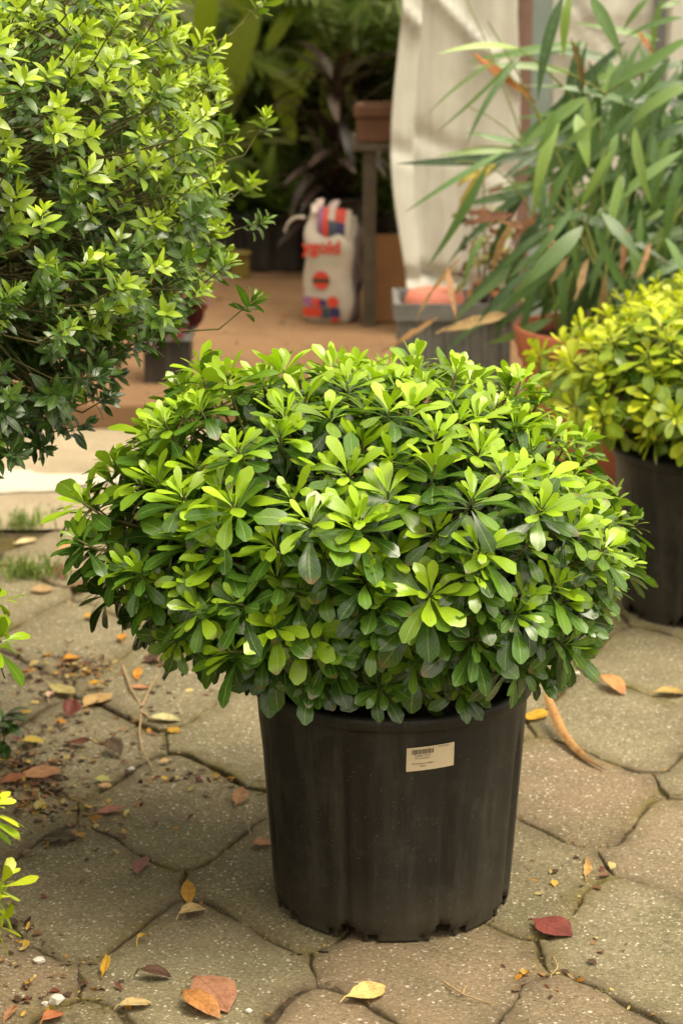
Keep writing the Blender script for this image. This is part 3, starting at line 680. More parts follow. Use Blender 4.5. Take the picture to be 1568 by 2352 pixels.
# ---- grey crate with a salmon pot and a withering plant in it
cr = gz(1045, 770, STEP); co = np.array([.255, 3.46, STEP + .001])
crate = thing('plastic_crate', 'grey plastic crate in front of the hanging film, full of a withered plant', 'crate', co)
hx, hy, hh = .165, .13, .27
cb = part('crate_body', *boxes((-hx, hx, -hy, -hy + .006, 0, hh), (-hx, hx, hy - .006, hy, 0, hh), (-hx, -hx + .006, -hy + .007, hy - .007, 0, hh), (hx - .006, hx, -hy + .007, hy - .007, 0, hh), (-hx + .007, hx - .007, -hy + .007, hy - .007, .002, .01),
   *[(-hx + .03 + i * .055, -hx + .04 + i * .055, -hy - .008, -hy - .001, .01, hh - .055) for i in range(6)]), M['greyplastic'], crate)
part('crate_rim', *boxes((-hx - .014, hx + .014, -hy - .014, -hy - .001, hh - .045, hh + .004), (-hx - .014, hx + .014, hy + .001, hy + .014, hh - .045, hh + .004), (-hx - .014, -hx - .001, -hy, hy, hh - .045, hh + .004), (hx + .001, hx + .014, -hy, hy, hh - .045, hh + .004)), M['greyplastic'], crate)
V, F = [], []; n = 32
prof = [(0, .335), (.045, .334), (.062, .328), (.072, .30), (.085, .20), (.09, .06), (.0, .06)]
for r_, z_ in prof: V += [(r_ * math.cos(2 * math.pi * j / n) * 1.25, r_ * math.sin(2 * math.pi * j / n), z_ - .05) for j in range(n)]
for i in range(len(prof) - 1): F += [(i * n + j, i * n + (j + 1) % n, (i + 1) * n + (j + 1) % n, (i + 1) * n + j) for j in range(n)]
up = part('upturned_pot', V, F, M['salmon'], None, True); up.location = (co[0] - .055, co[1] + .01, co[2] + .012)
tag(up, 'salmon plastic pot turned upside down inside the grey crate', 'pot')
wo = np.array([co[0] + .09, co[1], co[2] + .012])
wp = thing('withered_plant', 'withered oak-like plant with curled brown and yellow leaves in the grey crate', 'plant', wo)
g = np.random.default_rng(77); rows = []; cols = []
for k in range(46):
    x, y = 1125 + np.clip(g.normal(0, 40), -58, 70), 585 + np.clip(g.normal(0, 66), -110, 90); ang = g.uniform(0, 6.28); l = g.uniform(28, 62); rows.append((x, y, x + l * math.cos(ang), y + abs(l * math.sin(ang)) * .7, g.uniform(14, 24)))
    cols.append([(.2, .085, .03), (.3, .13, .045), (.12, .05, .022), (.40, .38, .13), (.3, .32, .1)][g.integers(0, 5)])
for x0, y0, x1, y1, w_, c_ in ((1150, 355, 1040, 465, 30, (.55, .45, .10)), (1110, 390, 1050, 430, 24, (.50, .42, .09)), (1060, 345, 1110, 375, 22, (.22, .1, .03)), (1075, 490, 1150, 500, 26, (.2, .09, .035)), (1180, 500, 1095, 520, 22, (.16, .07, .03))):
    rows.append((x0, y0, x1, y1, w_)); cols.append(c_)
v, q, u, a = strap_leaves(rows, None, '', wp, wo, g, 3.40, .08, .5, 'elliptic', 4, 7, 1.2); v += g.normal(0, .003, v.shape)
link('foliage', quads_mesh('foliage', v, q, u, a, np.repeat(np.array(cols), len(v) // len(rows), 0)), M['dry'], wp, True)
tube_part('stem', [(bez((0, 0, 0), (.01, 0, .25), at(x, y, 3.42) - wo, 7), .006, .002) for x, y in ((1130, 560), (1080, 480), (1190, 520), (1110, 390), (1150, 620))], M['bark'], wp)

# ------------------------------------------------------------------ soil bag
bp = gz(762, 748, STEP)
bag = thing('soil_bag', 'white printed sack of potting soil with red lettering, its top folded, on the red earth', 'bag', (bp[0], bp[1] + .1, STEP + .001), R(-14))
def bag_pt(u, v, face):                                # u,v in -1..1 on a bulging sack
    pass
BW, BD, BH = .094, .075, .405
def sack(n=28, nz=26):
    V, F = [], []
    for k in range(nz + 1):
        z = BH * k / nz; q = k / nz; sh = 1 - .10 * (1 - min(1, q * 6)) ** 2 - .16 * max(0, q - .78) / .22 + .02 * math.sin(q * 9)
        dp = 1 - .12 * (1 - min(1, q * 6)) ** 2 - .60 * max(0, q - .7) / .3
        for j in range(n):
            a = 2 * math.pi * j / n; c, s = math.cos(a), math.sin(a); e = .42
            x = BW * sh * math.copysign(abs(c) ** e, c); y = BD * dp * math.copysign(abs(s) ** e, s)
            x += .004 * math.sin(z * 40 + y * 30); y += .003 * math.sin(z * 31 + x * 45)
            zz = z - (.05 * (x + BW) / (2 * BW) * max(0, q - .6) / .4)
            V.append((x + .01 * q, y, zz))
    for k in range(nz):
        for j in range(n): F.append((k * n + j, k * n + (j + 1) % n, (k + 1) * n + (j + 1) % n, (k + 1) * n + j))
    F.append(tuple(range(n - 1, -1, -1))); F.append(tuple(nz * n + j for j in range(n))); return V, F
bagpaper = plain('sack_plastic', (.45, .395, .32), .45, .12, 18, .35); sack_side = plain('sack_side_print', (.22, .18, .18), .5, .2, 18, .3)
v, f = sack(); sk = part('sack', v, f, [bagpaper, sack_side], bag, True)
for p in sk.data.polygons:
    if p.normal.x > .75: p.material_index = 1
sk_front = lambda z: -BD * (1 - .12 * (1 - min(1, z / BH * 6)) ** 2 - .60 * max(0, z / BH - .7) / .3) - .0045
def on_front(pts2): return [(x, sk_front(z) - .0015, z) for x, z in pts2]
red = plain('red_ink', (.52, .05, .025), .5, .1, 30, .05); navy = plain('navy_ink', (.035, .03, .10), .5, .1, 30, .05); greenink = plain('green_ink', (.36, .40, .27), .5, .1, 30, .05); teal = plain('slate_ink', (.05, .065, .085), .5, .1, 30, .05); purple = plain('purple_ink', (.25, .1, .2), .5, .1, 30, .05)
def disc(name, cx, cz, rx, rz, mat, lift=0.0):
    n = 24; pts = on_front([(cx + rx * math.cos(2 * math.pi * i / n), cz + rz * math.sin(2 * math.pi * i / n)) for i in range(n)])
    return part(name, [(x, y - lift, z) for x, y, z in pts], [tuple(range(n))], mat, bag)
def rect(name, x0, x1, z0, z1, mat, lift=0.0):
    return part(name, [(x, y - lift, z) for x, y, z in on_front([(x0, z0), (x1, z0), (x1, z1), (x0, z1)])], [(0, 1, 2, 3)], mat, bag)
c = bpy.data.curves.new('lettering', 'FONT'); c.body = 'ygold'; c.size = .062; c.align_x = 'CENTER'; c.align_y = 'CENTER'; c.offset = .0022
to = bpy.data.objects.new('lettering_tmp', c); COL.objects.link(to); me = bpy.data.meshes.new_from_object(to.evaluated_get(bpy.context.evaluated_depsgraph_get())); bpy.data.objects.remove(to)
for vv in me.vertices: x, z = vv.co.x - .016, vv.co.y + .265; vv.co = (x, sk_front(z) - .003, z)
link('lettering', me, red, bag, False)
for i, (x0, x1) in enumerate(((-.065, -.025), (-.018, .018), (.024, .045))): rect('small_print', x0, x1, .212, .218, greenink, .002)
disc('emblem', -.018, .152, .030, .031, red, .001); rect('emblem_band', -.049, .012, .143, .158, plain('emblem_dark', (.04, .03, .015), .5), .0025)
for nm, cx, cz, s, m_ in (('print_patch', -.066, .078, .016, purple), ('print_patch', -.066, .04, .016, red), ('print_patch', -.034, .075, .015, red), ('print_patch', -.034, .04, .016, red), ('print_patch', -.012, .074, .012, navy), ('print_patch', -.006, .038, .018, teal), ('print_patch', .031, .04, .017, navy), ('print_patch', .031, .012, .012, red)):
    rect(nm, cx - s, cx + s, max(.006, cz - s), cz + s, m_, .002)
disc('print_dot', .024, .078, .021, .019, red, .0035)
# folded-over top: a flap carrying the same print
V, F = [], []; nu_, nv_ = 12, 8
for j in range(nv_ + 1):
    for i in range(nu_ + 1):
        s = i / nu_; t = j / nv_; x = -.035 + .115 * s; z = .315 + .085 * t - .05 * s * (1 - t) - .01 * s
        V.append((x, -.062 + .025 * t - .014 * math.sin(t * 3.1) - .006 * math.sin(s * 7), z))
F = [(j * (nu_ + 1) + i, j * (nu_ + 1) + i + 1, (j + 1) * (nu_ + 1) + i + 1, (j + 1) * (nu_ + 1) + i) for j in range(nv_) for i in range(nu_)]
fl = part('folded_top', V, F, [bagpaper, red, navy, purple, teal], bag, True)
for p in fl.data.polygons:
    s, t = p.index % nu_, p.index // nu_
    p.material_index = 3 if s < 2 else (1 if (s < 4 or (6 <= s <= 9 and t >= 5)) else (4 if s < 7 and t < 5 else (2 if s < 10 and 2 <= t < 5 else (1 if 7 <= s <= 10 and t < 2 else 0))))
foliage('tied_end', leaves(np.array([(-.045, -.03, .395), (-.005, -.03, .392), (-.03, -.04, .39)]), np.array([(.5, -.1, .7), (.8, -.1, .5), (-.5, -.2, .5)]), np.array([(.2, -1, .3)] * 3), np.array([.038, .05, .03]), np.array([.03, .026, .05]), np.full(3, .5), np.array([.2, .5, .8]), 'strap', 4, 8, .9, .6, .05), plain('sack_end', (.62, .5, .46), .5, .2), bag)
tube_part('loose_strip', [(bez((-.085, -.04, .36), (-.14, -.05, .37), (-.155, -.05, .31), 9), .007, .004)], bagpaper, bag, 6)

# ------------------------------------------------------------------ timber stand, board and planter beside the bag
sp = gz(848, 755, STEP)
st = thing('timber_stand', 'weathered timber stand with a tall post between the soil bag and the film', 'stand', (sp[0], sp[1] + .05, STEP + .001))
part('post', *box(-.022, .022, -.02, .02, 0, .60), M['timber'], st); part('post', *box(.20, .24, .26, .30, 0, .60), M['timber'], st); part('post', *box(-.02, .02, .26, .30, 0, .60), M['timber'], st)
part('shelf', *box(-.06, .30, -.04, .34, .602, .625), M['timber'], st); part('brace', *box(-.016, .016, .022, .258, .10, .14), M['timber'], st)
M['dullclay'] = plain('dull_clay', (.12, .055, .027), .8, .3, 14, .2)
pl = part('planter_box', *boxes((-.045, .2, -.03, .0, 0, .115), (-.045, .2, .2, .22, 0, .115), (-.045, -.02, .002, .198, 0, .115), (.18, .2, .002, .198, 0, .115), (-.055, .21, -.042, -.032, .085, .125)), M['dullclay'], None); bevel(pl, .006)
pl.location = (sp[0], sp[1] + .06, STEP + .628); tag(pl, 'rectangular terracotta planter box on the timber stand', 'planter')
bd = gz(884, 752, STEP)
b_ = part('board', *box(-.045, .075, -.012, .012, 0, .30), M['board'], None); b_.location = (bd[0], bd[1] + .10, STEP + .001); b_.rotation_euler = (R(-6), 0, R(8)); bevel(b_); tag(b_, 'brown board leaning beside the timber stand', 'board')

# ------------------------------------------------------------------ plants inside the greenhouse
def nursery(root, h=.24, r=.12): nursery_pot(root, h=h, r0=r * .82, r1=r, notches=False, flutes=6)
def fan_leaves(n, g, z0, L, Wd, up, tint, spread=1.0):
    B, D, NN, LL, WW, T, Rn, Cu = [], [], [], [], [], [], [], []
    for k in range(n):
        az = k * 2.39996 + g.normal(0, .2); th = R(up + g.normal(0, 14)) * (.35 + .65 * (k + 1) / n) * spread; r = np.array([math.cos(az), math.sin(az), 0])
        d = math.cos(th) * np.array([0, 0, 1.]) + math.sin(th) * r; B.append(np.array([0, 0, z0 - .1 * (k / n)])); D.append(d); NN.append(np.array([0, 0, 1.]) - r * .6)
        LL.append(L * g.uniform(.7, 1.15)); WW.append(Wd * g.uniform(.8, 1.2)); T.append(np.clip(tint + g.normal(0, .25), 0, 1)); Rn.append(g.random()); Cu.append(g.uniform(.4, 1.3))
    A = np.array; return [A(x) for x in (B, D, NN, LL, WW, T, Rn)] + [A(Cu)]
def strap_plant(x, y, z0, n, L, Wd, mat, label, seed, up=70, tint=.3, prof='strap', stem=.0, potz=.24, group=None, name='strap_leaved_plant'):
    g = np.random.default_rng(seed); root = thing(name, label, 'plant', (x, y, STEP + .001), 0, group); nursery(root, potz, .12)
    gs_ = []
    heads = [0.0] if not stem else [0, stem * .5, stem]
    for h in heads:
        B, D, NN, LL, WW, T, Rn, Cu = fan_leaves(n, g, potz + h + .02, L, Wd, up, tint); gs_.append(leaves(B, D, NN, LL, WW, T, Rn, prof, 2, 9, Cu, .3))
    foliage('foliage', cat_leaves(*gs_), mat, root)
    tube_part('stem', [(bez((0, 0, potz - .05), (.01, .01, potz + stem * .5), (0, 0, potz + stem + .02), 6), .014, .01)], M['bark'], root); return root
def palm(x, y, n, L, label, seed, tint=.35, base=.25, mat=None, lw=.028, ll=.26):
    g = np.random.default_rng(seed); root = thing('palm', label, 'palm', (x, y, STEP + .001)); nursery(root, .26, .14)
    paths, B, D, NN, LL, WW, T, Rn = [], [], [], [], [], [], [], []
    for k in range(n):
        az = k * 2.39996 + g.normal(0, .2); r = np.array([math.cos(az), math.sin(az), 0]); ln = L * g.uniform(.75, 1.1); lean = g.uniform(.3, .8)
        a0 = np.array([0, 0, base]); m_ = a0 + np.array([0, 0, ln * .75]) + r * ln * .15; e = a0 + r * ln * lean + np.array([0, 0, ln * g.uniform(.35, .8)])
        cv_ = bez(a0, m_, e, 18); paths.append((cv_, .008, .0025)); tg = unit(np.gradient(cv_, axis=0)); tn = g.uniform(-.2, .2)
        for i in range(4, 18):
            for s in (-1, 1):
                sd = unit(np.cross(tg[i], np.array([0, 0, 1.]) + r * .01)) * s
                B.append(cv_[i]); D.append(sd * .8 + tg[i] * .55 + np.array([0, 0, -.25])); NN.append(np.array([0, 0, 1.]) + g.normal(0, .2, 3)); q = i / 17
                LL.append(ll * math.sin(math.pi * (.2 + .7 * q)) * g.uniform(.85, 1.1)); WW.append(lw * g.uniform(.8, 1.2)); T.append(np.clip(tint + tn + g.normal(0, .12), 0, 1)); Rn.append(g.random())
    A = np.array; foliage('fronds', leaves(A(B), A(D), A(NN), A(LL), A(WW), A(T), A(Rn), 'lance', 2, 6, .5, .3), mat or M['palm'], root)
    tube_part('stalks', paths, M['greenstem'], root, 6); return root
def pos(zx, yw): return at(zx, 600, yw)[0]

# big-leaved banana: leaves surveyed from the photo
bx = pos(500, 6.2); bnorig = np.array([bx, 6.2, STEP + .001])
ban = thing('banana_plant', 'banana plant with one tall upright yellow-green leaf behind the tall shrub', 'banana plant', bnorig); nursery(ban, .28, .15)
g = np.random.default_rng(3); rows = [(522, 235, 565, 5, 92), (580, 140, 715, 205, 30), (470, 300, 430, 90, 60), (520, 330, 640, 260, 40), (500, 380, 545, 470, 34), (460, 120, 470, -80, 70), (560, 40, 590, -140, 90), (610, 120, 690, -10, 50), (650, 300, 700, 60, 50), (680, 330, 610, 150, 42), (740, 320, 770, 90, 52), (640, 420, 560, 300, 30), (600, 470, 640, 330, 30), (460, 420, 500, 250, 40)]
foliage('foliage', strap_leaves(rows, None, '', ban, bnorig, g, 6.1, .12, .75, 'banana', 6, 12, .5), M['banana'], ban)
tube_part('stalks', [(bez((g.normal(0, .02), 0, .24), (.0, 0, .5), at(r[0], r[1], 6.1) - bnorig, 9), .018, .007) for r in rows], M['greenstem'], ban, 8)

strap_plant(pos(770, 5.65), 5.65, .3, 26, .40, .045, M['burgundy'], 'dark burgundy strap-leaved plant with silvery leaf backs above the soil bag', 41, 95, .35, stem=.42, potz=.30, name='cordyline')
strap_plant(pos(812, 6.3), 6.3, .3, 20, .36, .06, M['burgundy'], 'taller blackish red plant with broad leaves beside the timber post', 42, 75, .12, stem=.34, potz=.32, name='cordyline')
palm(pos(700, 7.0), 7.0, 9, 1.25, 'feathery green palm in the middle of the greenhouse behind the burgundy plant', 51, .55)
palm(pos(790, 6.15), 6.15, 13, .75, 'fine-fronded palm spreading above the burgundy plant', 56, .6, base=.60)
palm(pos(660, 6.4), 6.4, 12, .8, 'fine-fronded palm right of the upright banana leaf', 57, .7, base=.45)
palm(pos(880, 6.9), 6.9, 15, 1.35, 'dark arching palm behind the edge of the hanging film', 52, .30)
palm(pos(420, 6.6), 6.6, 13, 1.30, 'green palm mostly hidden behind the tall left shrub', 53, .40)
palm(pos(590, 8.2), 8.2, 11, 1.5, 'pale palm farthest back against the rear film, left of the middle', 54, .65)
palm(pos(800, 8.4), 8.4, 12, 1.5, 'tall shaded palm farthest back against the rear film, above the burgundy plants', 55, .45)
strap_plant(pos(640, 5.95), 5.95, .2, 40, .30, .030, M['palm'], 'arching grassy plant with fine green leaves left of the soil bag', 61, 75, .6, potz=.20, group='small greens in the pot row', name='grassy_plant')
strap_plant(pos(560, 5.9), 5.9, .2, 30, .34, .05, M['palm'], 'broad-leaved dark green plant in the row of black pots below the banana', 62, 70, .35, potz=.22, group='small greens in the pot row')
strap_plant(pos(690, 6.35), 6.35, .2, 36, .36, .04, M['palm'], 'mid green leafy plant in the pot row, just behind the soil bag', 63, 70, .55, potz=.22, group='small greens in the pot row')
strap_plant(pos(490, 5.95), 5.95, .2, 30, .40, .05, M['palm'], 'dark leafy plant at the left end of the black pot row', 64, 60, .25, potz=.22, group='small greens in the pot row')
strap_plant(pos(882, 5.9), 5.9, .2, 30, .40, .05, M['palm'], 'fresh green leafy plant glimpsed between the timber post and the film', 65, 55, .8, stem=.15, potz=.22)
strap_plant(pos(610, 6.8), 6.8, .2, 34, .62, .06, M['palm'], 'tall green strap plant behind the pot row under the banana leaf', 66, 50, .45, stem=.2, potz=.25)
strap_plant(pos(460, 7.3), 7.3, .2, 34, .7, .06, M['palm'], 'tall shaded strap plant behind the banana at the left of the greenhouse', 67, 50, .3, stem=.3, potz=.25)
strap_plant(pos(650, 6.9), 6.9, .2, 26, .55, .085, M['palm'], 'tall broad-leaved plant with mid green blades right of the upright banana leaf', 68, 48, .75, stem=.45, potz=.28)
strap_plant(pos(745, 7.4), 7.4, .2, 26, .60, .09, M['palm'], 'tall light green plant rising behind the burgundy plant', 69, 48, .95, stem=.5, potz=.28)
strap_plant(pos(850, 6.7), 6.7, .2, 26, .55, .075, M['palm'], 'tall dark olive plant right behind the planter box', 70, 45, .45, stem=.55, potz=.28)
strap_plant(pos(560, 7.7), 7.7, .2, 24, .60, .08, M['palm'], 'tall pale green plant deep in the greenhouse behind the banana', 71, 45, .9, stem=.5, potz=.28)
for zx, col in ((520, 'black'), (668, 'black'), (602, 'black')):
    r_ = thing('nursery_pot', {520: 'empty black pot at the left of the greenhouse pot row', 602: 'empty black pot in the middle of the greenhouse pot row', 668: 'empty black pot beside the soil bag in the pot row'}[zx], 'pot', (pos(zx, 5.72), 5.72, STEP + .001), 0, 'empty black pots in the greenhouse row'); nursery(r_, .22, .10)
ytub = gz(545, 640, STEP)
v, f = pot_geo(.10, .035, .045, .01, n=48, flutes=6, groove=0, notches=False); o = part('tub', v, f, M['yellow'], None, True); o.location = (ytub[0] + .01, ytub[1] + .02, STEP + .001); tag(o, 'small yellow plastic tub in front of the black pot row', 'tub')

# ---- red-leaved plant in a square black pot at the step
rp = gz(385, 880, STEP)
red_ = thing('red_plant', 'wine-red leafy plant in a square black pot on the step behind the tall shrub', 'plant', (rp[0], rp[1] + .06, STEP + .001))
pv, pf = boxes((-.07, .07, -.07, -.064, 0, .15), (-.07, .07, .064, .07, 0, .15), (-.07, -.064, -.063, .063, 0, .15), (.064, .07, -.063, .063, 0, .15), (-.063, .063, -.063, .063, .12, .13))
part('pot', pv, pf, M['pot'], red_); part('pot_rim', *boxes((-.077, .077, -.077, -.071, .13, .152), (-.077, .077, .071, .077, .13, .152), (-.077, -.071, -.07, .07, .13, .152), (.071, .077, -.07, .07, .13, .152)), M['greyplastic'], red_)
g = np.random.default_rng(88); B, D, NN, LL, WW, T, Rn, Cu = fan_leaves(34, g, .25, .13, .07, 110, .5); B[:, 2] = g.uniform(.16, .36, len(B)); B[:, 0] += g.normal(.03, .03, len(B))
foliage('foliage', leaves(B, D, NN, LL, WW, T, Rn, 'elliptic', 4, 7, Cu, .3), M['redleaf'], red_)
tube_part('stem', [(bez((0, 0, .12), (.01, 0, .2), (.03 + .05 * math.cos(k), .05 * math.sin(k), .34), 6), .005, .003) for k in range(5)], M['bark'], red_)

# ------------------------------------------------------------------ fallen leaves: (x, y, length, width ratio, turn, profile, colour, curl, tilt, label)
tan, tan2, brown, dbr, redb, org, yel, pale_, olive, crm = (.44, .25, .10), (.40, .26, .13), (.24, .12, .055), (.09, .05, .03), (.17, .05, .03), (.55, .25, .02), (.58, .38, .06), (.58, .46, .16), (.07, .055, .02), (.64, .52, .28)
FL = [
 (93, 1779, 102, .34, 5, tan, .3, 'large tan lance-shaped leaf lying flat by the leafy weed'),
 (251, 1863, 70, .3, 12, (.38, .19, .11), .3, 'pinkish brown narrow leaf along a paver joint left of the pot'),
 (236, 1792, 36, .5, 2, pale_, .2, 'small pale yellow oval leaf, upper of a close pair'),
 (240, 1807, 30, .5, -5, pale_, .2, 'small pale yellow oval leaf, lower of a close pair'),
 (249, 1843, 20, .5, 85, yel, .2, 'tiny yellow leaf above the pinkish brown leaf'),
 (288, 1869, 24, .4, 80, pale_, .2, 'tiny pale leaf right of the pinkish brown leaf'),
 (134, 1929, 86, .4, 178, olive, .35, 'dark olive leaf with a folded midrib and yellowed tip'),
 (185, 1923, 28, .5, 120, org, .6, 'small orange leaf at the tip of the dark olive leaf'),
 (319, 1991, 50, .6, 75, (.26, .10, .08), .3, 'reddish brown oval leaf on a paver joint'),
 (432, 2054, 64, .5, 95, org, .4, 'upright amber leaf with dark spots left of the pot'),
 (448, 2104, 74, .35, 15, pale_, .9, 'pale curled leaf under the amber leaf'),
 (441, 2100, 26, .8, 30, (.22, .13, .09), .3, 'small grey-brown scrap lying on the pale curled leaf'),
 (329, 2163, 36, .3, 40, yel, 1.6, 'small curled golden leaf on the mossy joint'),
 (243, 2229, 38, .4, 60, org, 1.2, 'small bright orange curled leaf near the bottom left'),
 (358, 2252, 82, .25, -8, dbr, 1.2, 'dark brown rolled leaf in the bottom left'),
 (312, 2311, 84, .32, 12, pale_, .5, 'yellowish tan leaf near the bottom edge'),
 (497, 2292, 118, .55, -32, (.36, .18, .10), .5, 'big rosy brown leaf with a wide blade near the bottom edge'),
 (455, 2325, 90, .38, -38, (.42, .19, .06), .9, 'orange brown leaf tucked under the big rosy brown leaf'),
 (555, 1834, 48, .5, 50, tan, .6, 'tan leaf left of the pot, right above a joint'),
 (604, 1941, 48, .5, 10, tan, .4, 'tan leaf half hidden behind the pot side'),
 (22, 2330, 46, .4, 55, tan, .4, 'tan leaf in the bottom left corner'),
 (123, 2340, 60, .4, 30, (.42, .17, .06), .7, 'orange brown leaf at the bottom edge beside the white stones'),
 (53, 1865, 34, .6, -30, org, 1.0, 'crumpled amber leaf in the left leaf pile'),
 (97, 1852, 58, .35, -70, pale_, .7, 'pale yellow leaf with a wavy edge in the left leaf pile'),
 (18, 1838, 40, .35, 8, tan2, .5, 'beige leaf by the left edge'),
 (54, 1838, 32, .35, 0, tan2, .5, 'short beige leaf beside the wavy pale leaf'),
 (136, 1816, 34, .5, -60, brown, .9, 'curled brown leaf right of the large tan leaf'),
 (78, 1708, 60, .35, 8, yel, .7, 'golden leaf with a curled side beside the weed'),
 (185, 1709, 64, .28, -2, redb, .8, 'red-brown rolled leaf in the middle of the left paving'),
 (268, 1729, 48, .5, -25, dbr, 1.3, 'dark crumpled leaf left of the long twig'),
 (378, 1750, 24, .45, 10, pale_, .3, 'tiny pale leaf right of the long twig'),
 (399, 1682, 34, .5, -12, org, .5, 'amber leaf at the end of the pale leaf by the twig'),
 (144, 1590, 70, .36, -30, pale_, .6, 'broad pale yellow leaf left of the twig fork'),
 (116, 1600, 40, .45, 70, crm, .6, 'short cream leaf crossing the broad pale yellow leaf'),
 (222, 1610, 62, .6, 25, (.50, .36, .13), .4, 'broad buff leaf left of the twig fork'),
 (226, 1584, 52, .3, 20, org, 1.3, 'orange leaf curling over the broad buff leaf'),
 (60, 1560, 46, .4, -40, org, 1.0, 'orange curled leaf near the left edge shrub'),
 (164, 1515, 40, .4, 15, org, .6, 'orange leaf on the rim of the brown debris clump'),
 (278, 1467, 34, .6, 100, org, .4, 'bright amber leaf lying alone left of the main shrub'),
 (212, 1421, 40, .5, 10, org, .7, 'orange and cream leaf alone on the middle paving'),
 (312, 1551, 38, .5, 100, org, .5, 'upright amber leaf just above the twig fork'),
 (322, 1582, 48, .3, 4, tan, .4, 'slim tan leaf beside the twig fork'),
 (140, 1662, 28, .6, 5, org, .5, 'rounded orange leaf below the buff leaf'),
 (382, 1658, 80, .28, 3, crm, .7, 'long pale leaf right of the twig'),
 (97, 1358, 58, .4, 4, tan2, .4, 'wide beige leaf below the far grass tuft'),
 (137, 1318, 52, .5, 110, (.26, .09, .06), .5, 'reddish leaf standing beside the grass tuft'),
 (193, 1351, 54, .5, -15, brown, .8, 'brown and green leaf right of the reddish leaf'),
 (526, 1584, 34, .5, -50, crm, .3, 'cream leaf under the lower left branch of the main shrub'),
 (166, 1637, 34, .8, 40, redb, 1.2, 'dark red crumpled leaf below the buff leaf'),
 (366, 1520, 66, .45, 5, dbr, 1.4, 'dark crumpled leaf under the left branches of the main shrub'),
 (395, 1532, 32, .4, 70, tan, .8, 'tan leaf touching the dark crumpled leaf'),
 (1270, 2137, 100, .5, -18, (.20, .055, .035), .35, 'wine-brown folded leaf alone on the right paving'),
 (849, 2290, 112, .34, 12, (.72, .55, .22), .6, 'pale yellow leaf with a torn edge in front of the pot'),
 (1230, 1647, 52, .7, -10, (.62, .38, .03), .3, 'bright yellow leaf right beside the pot rim'),
 (1408, 1586, 66, .4, -28, (.52, .28, .12), .9, 'tan leaf with a dark curled end on the right paving'),
 (1540, 1594, 76, .34, 6, (.46, .32, .11), .5, 'golden tan leaf at the right edge'),
 (1352, 1998, 48, .3, 65, (.52, .29, .12), .5, 'slim tan leaf on the mossy joint right of the pot'),
 (1386, 2014, 28, .4, 30, brown, .6, 'short brown leaf beside the slim tan leaf'),
 (60, 1245, 50, .4, 10, crm, .4, 'cream leaf between the two grass tufts'),
 (155, 1258, 46, .4, 20, tan, .5, 'tan leaf right of the far grass tuft'),
 (60, 1745, 40, .4, -10, dbr, 1.0, 'dark leaf scrap under the leafy weed'),
 (30, 1795, 60, .4, 12, (.36, .15, .06), .8, 'rusty leaf below the weed at the left edge'),
]
g = np.random.default_rng(99)
for (zx, zy, ln, wr, ang, colr, curl, lab) in FL:
    p = gz(zx, zy, .004); a = R(ang); h = ln / 2
    e0 = gz(zx - h * math.cos(a), zy + h * math.sin(a) , .004); e1 = gz(zx + h * math.cos(a), zy - h * math.sin(a), .004)
    dv = e1 - e0; L_ = np.linalg.norm(dv); L_ = min(L_, ln * ppm(p) * 1.9); d = unit(dv); wd = max(.006, wr * ln * ppm(p) * (1.0 + .9 * abs(math.cos(a))))
    c = curl; up = np.array([g.normal(0, .18), -.12 + g.normal(0, .1), 1.0])
    dd = np.array([d[0], d[1], .5 * c * .8 * .5]) if c > .8 else d
    v, q, u, at2 = leaves(np.array([-d * L_ / 2]), np.array([dd]), np.array([up]), np.array([L_]), np.array([wd]), np.array([.5]), np.array([g.random()]), 'elliptic', 6, 12, np.array([c * g.choice([1, 1, -.8])]), np.array([.55 + .5 * min(c, 1)]), .025)
    v += g.normal(0, .0006, v.shape); v[:, 2] = (v[:, 2] - v[:, 2].min()) * (.42 if curl < .8 else .7); v[:, 2] = np.minimum(v[:, 2], .022)
    stem = tubes([(bez((-d * L_ * .5 + np.array([0, 0, v[:7, 2].mean()])), -d * L_ * .58 + np.array([0, 0, .004]), -d * L_ * .66 + np.array([.003, 0, .001]), 4), .0012, .0007)], 5)
    V2 = np.concatenate([v, stem[0]]); Q2 = np.concatenate([q, stem[1] + len(v)]); U2 = np.concatenate([u, np.tile([[.9, .5]], (len(stem[0]), 1))])
    cols_ = np.tile(np.array(colr), (len(V2), 1)) * (1 + .3 * (g.random((1, 3)) - .5))
    tg_ = np.concatenate([(v - v.mean(0)) @ d / L_, np.zeros(len(stem[0]))])
    cols_ = np.clip(cols_ * (1 - .35 * np.clip(tg_[:, None], 0, 1) * 2 * g.uniform(0, 1)), 0, 1)
    o = link('fallen_leaf', quads_mesh('fallen_leaf', V2, Q2, U2, None, cols_), M['dry'], None, True)
    o.location = (p[0], p[1], .004); tag(o, lab, 'leaf', 'fallen leaves on the paving')

# dried strap leaf right of the pot
pts = np.array([gz(x, y, z) for x, y, z in ((1256, 1600, .05), (1272, 1640, .035), (1290, 1682, .022), (1318, 1718, .012), (1350, 1748, .008), (1392, 1772, .006))])
o0 = pts[2].copy(); o0[2] = 0; tt = np.linspace(0, 1, 20); cvx = np.stack([np.interp(tt, np.linspace(0, 1, 6), pts[:, i]) for i in range(3)], 1) - o0
sd = unit(np.cross(np.gradient(cvx, axis=0), [0, 0, 1.])); hw = .013 * np.interp(tt, [0, .3, .7, 1], [.8, 1, .75, .05])
V = []; 
for i in range(20):
    for s in np.linspace(-1, 1, 7): V.append(cvx[i] + sd[i] * hw[i] * s * .8 + np.array([0, 0, .010 * (1 - s * s) * hw[i] / .013]))
Q = np.array([(i * 7 + j, i * 7 + j + 1, (i + 1) * 7 + j + 1, (i + 1) * 7 + j) for i in range(19) for j in range(6)]); U = np.array([(j / 6 , i / 19) for i in range(20) for j in range(7)])
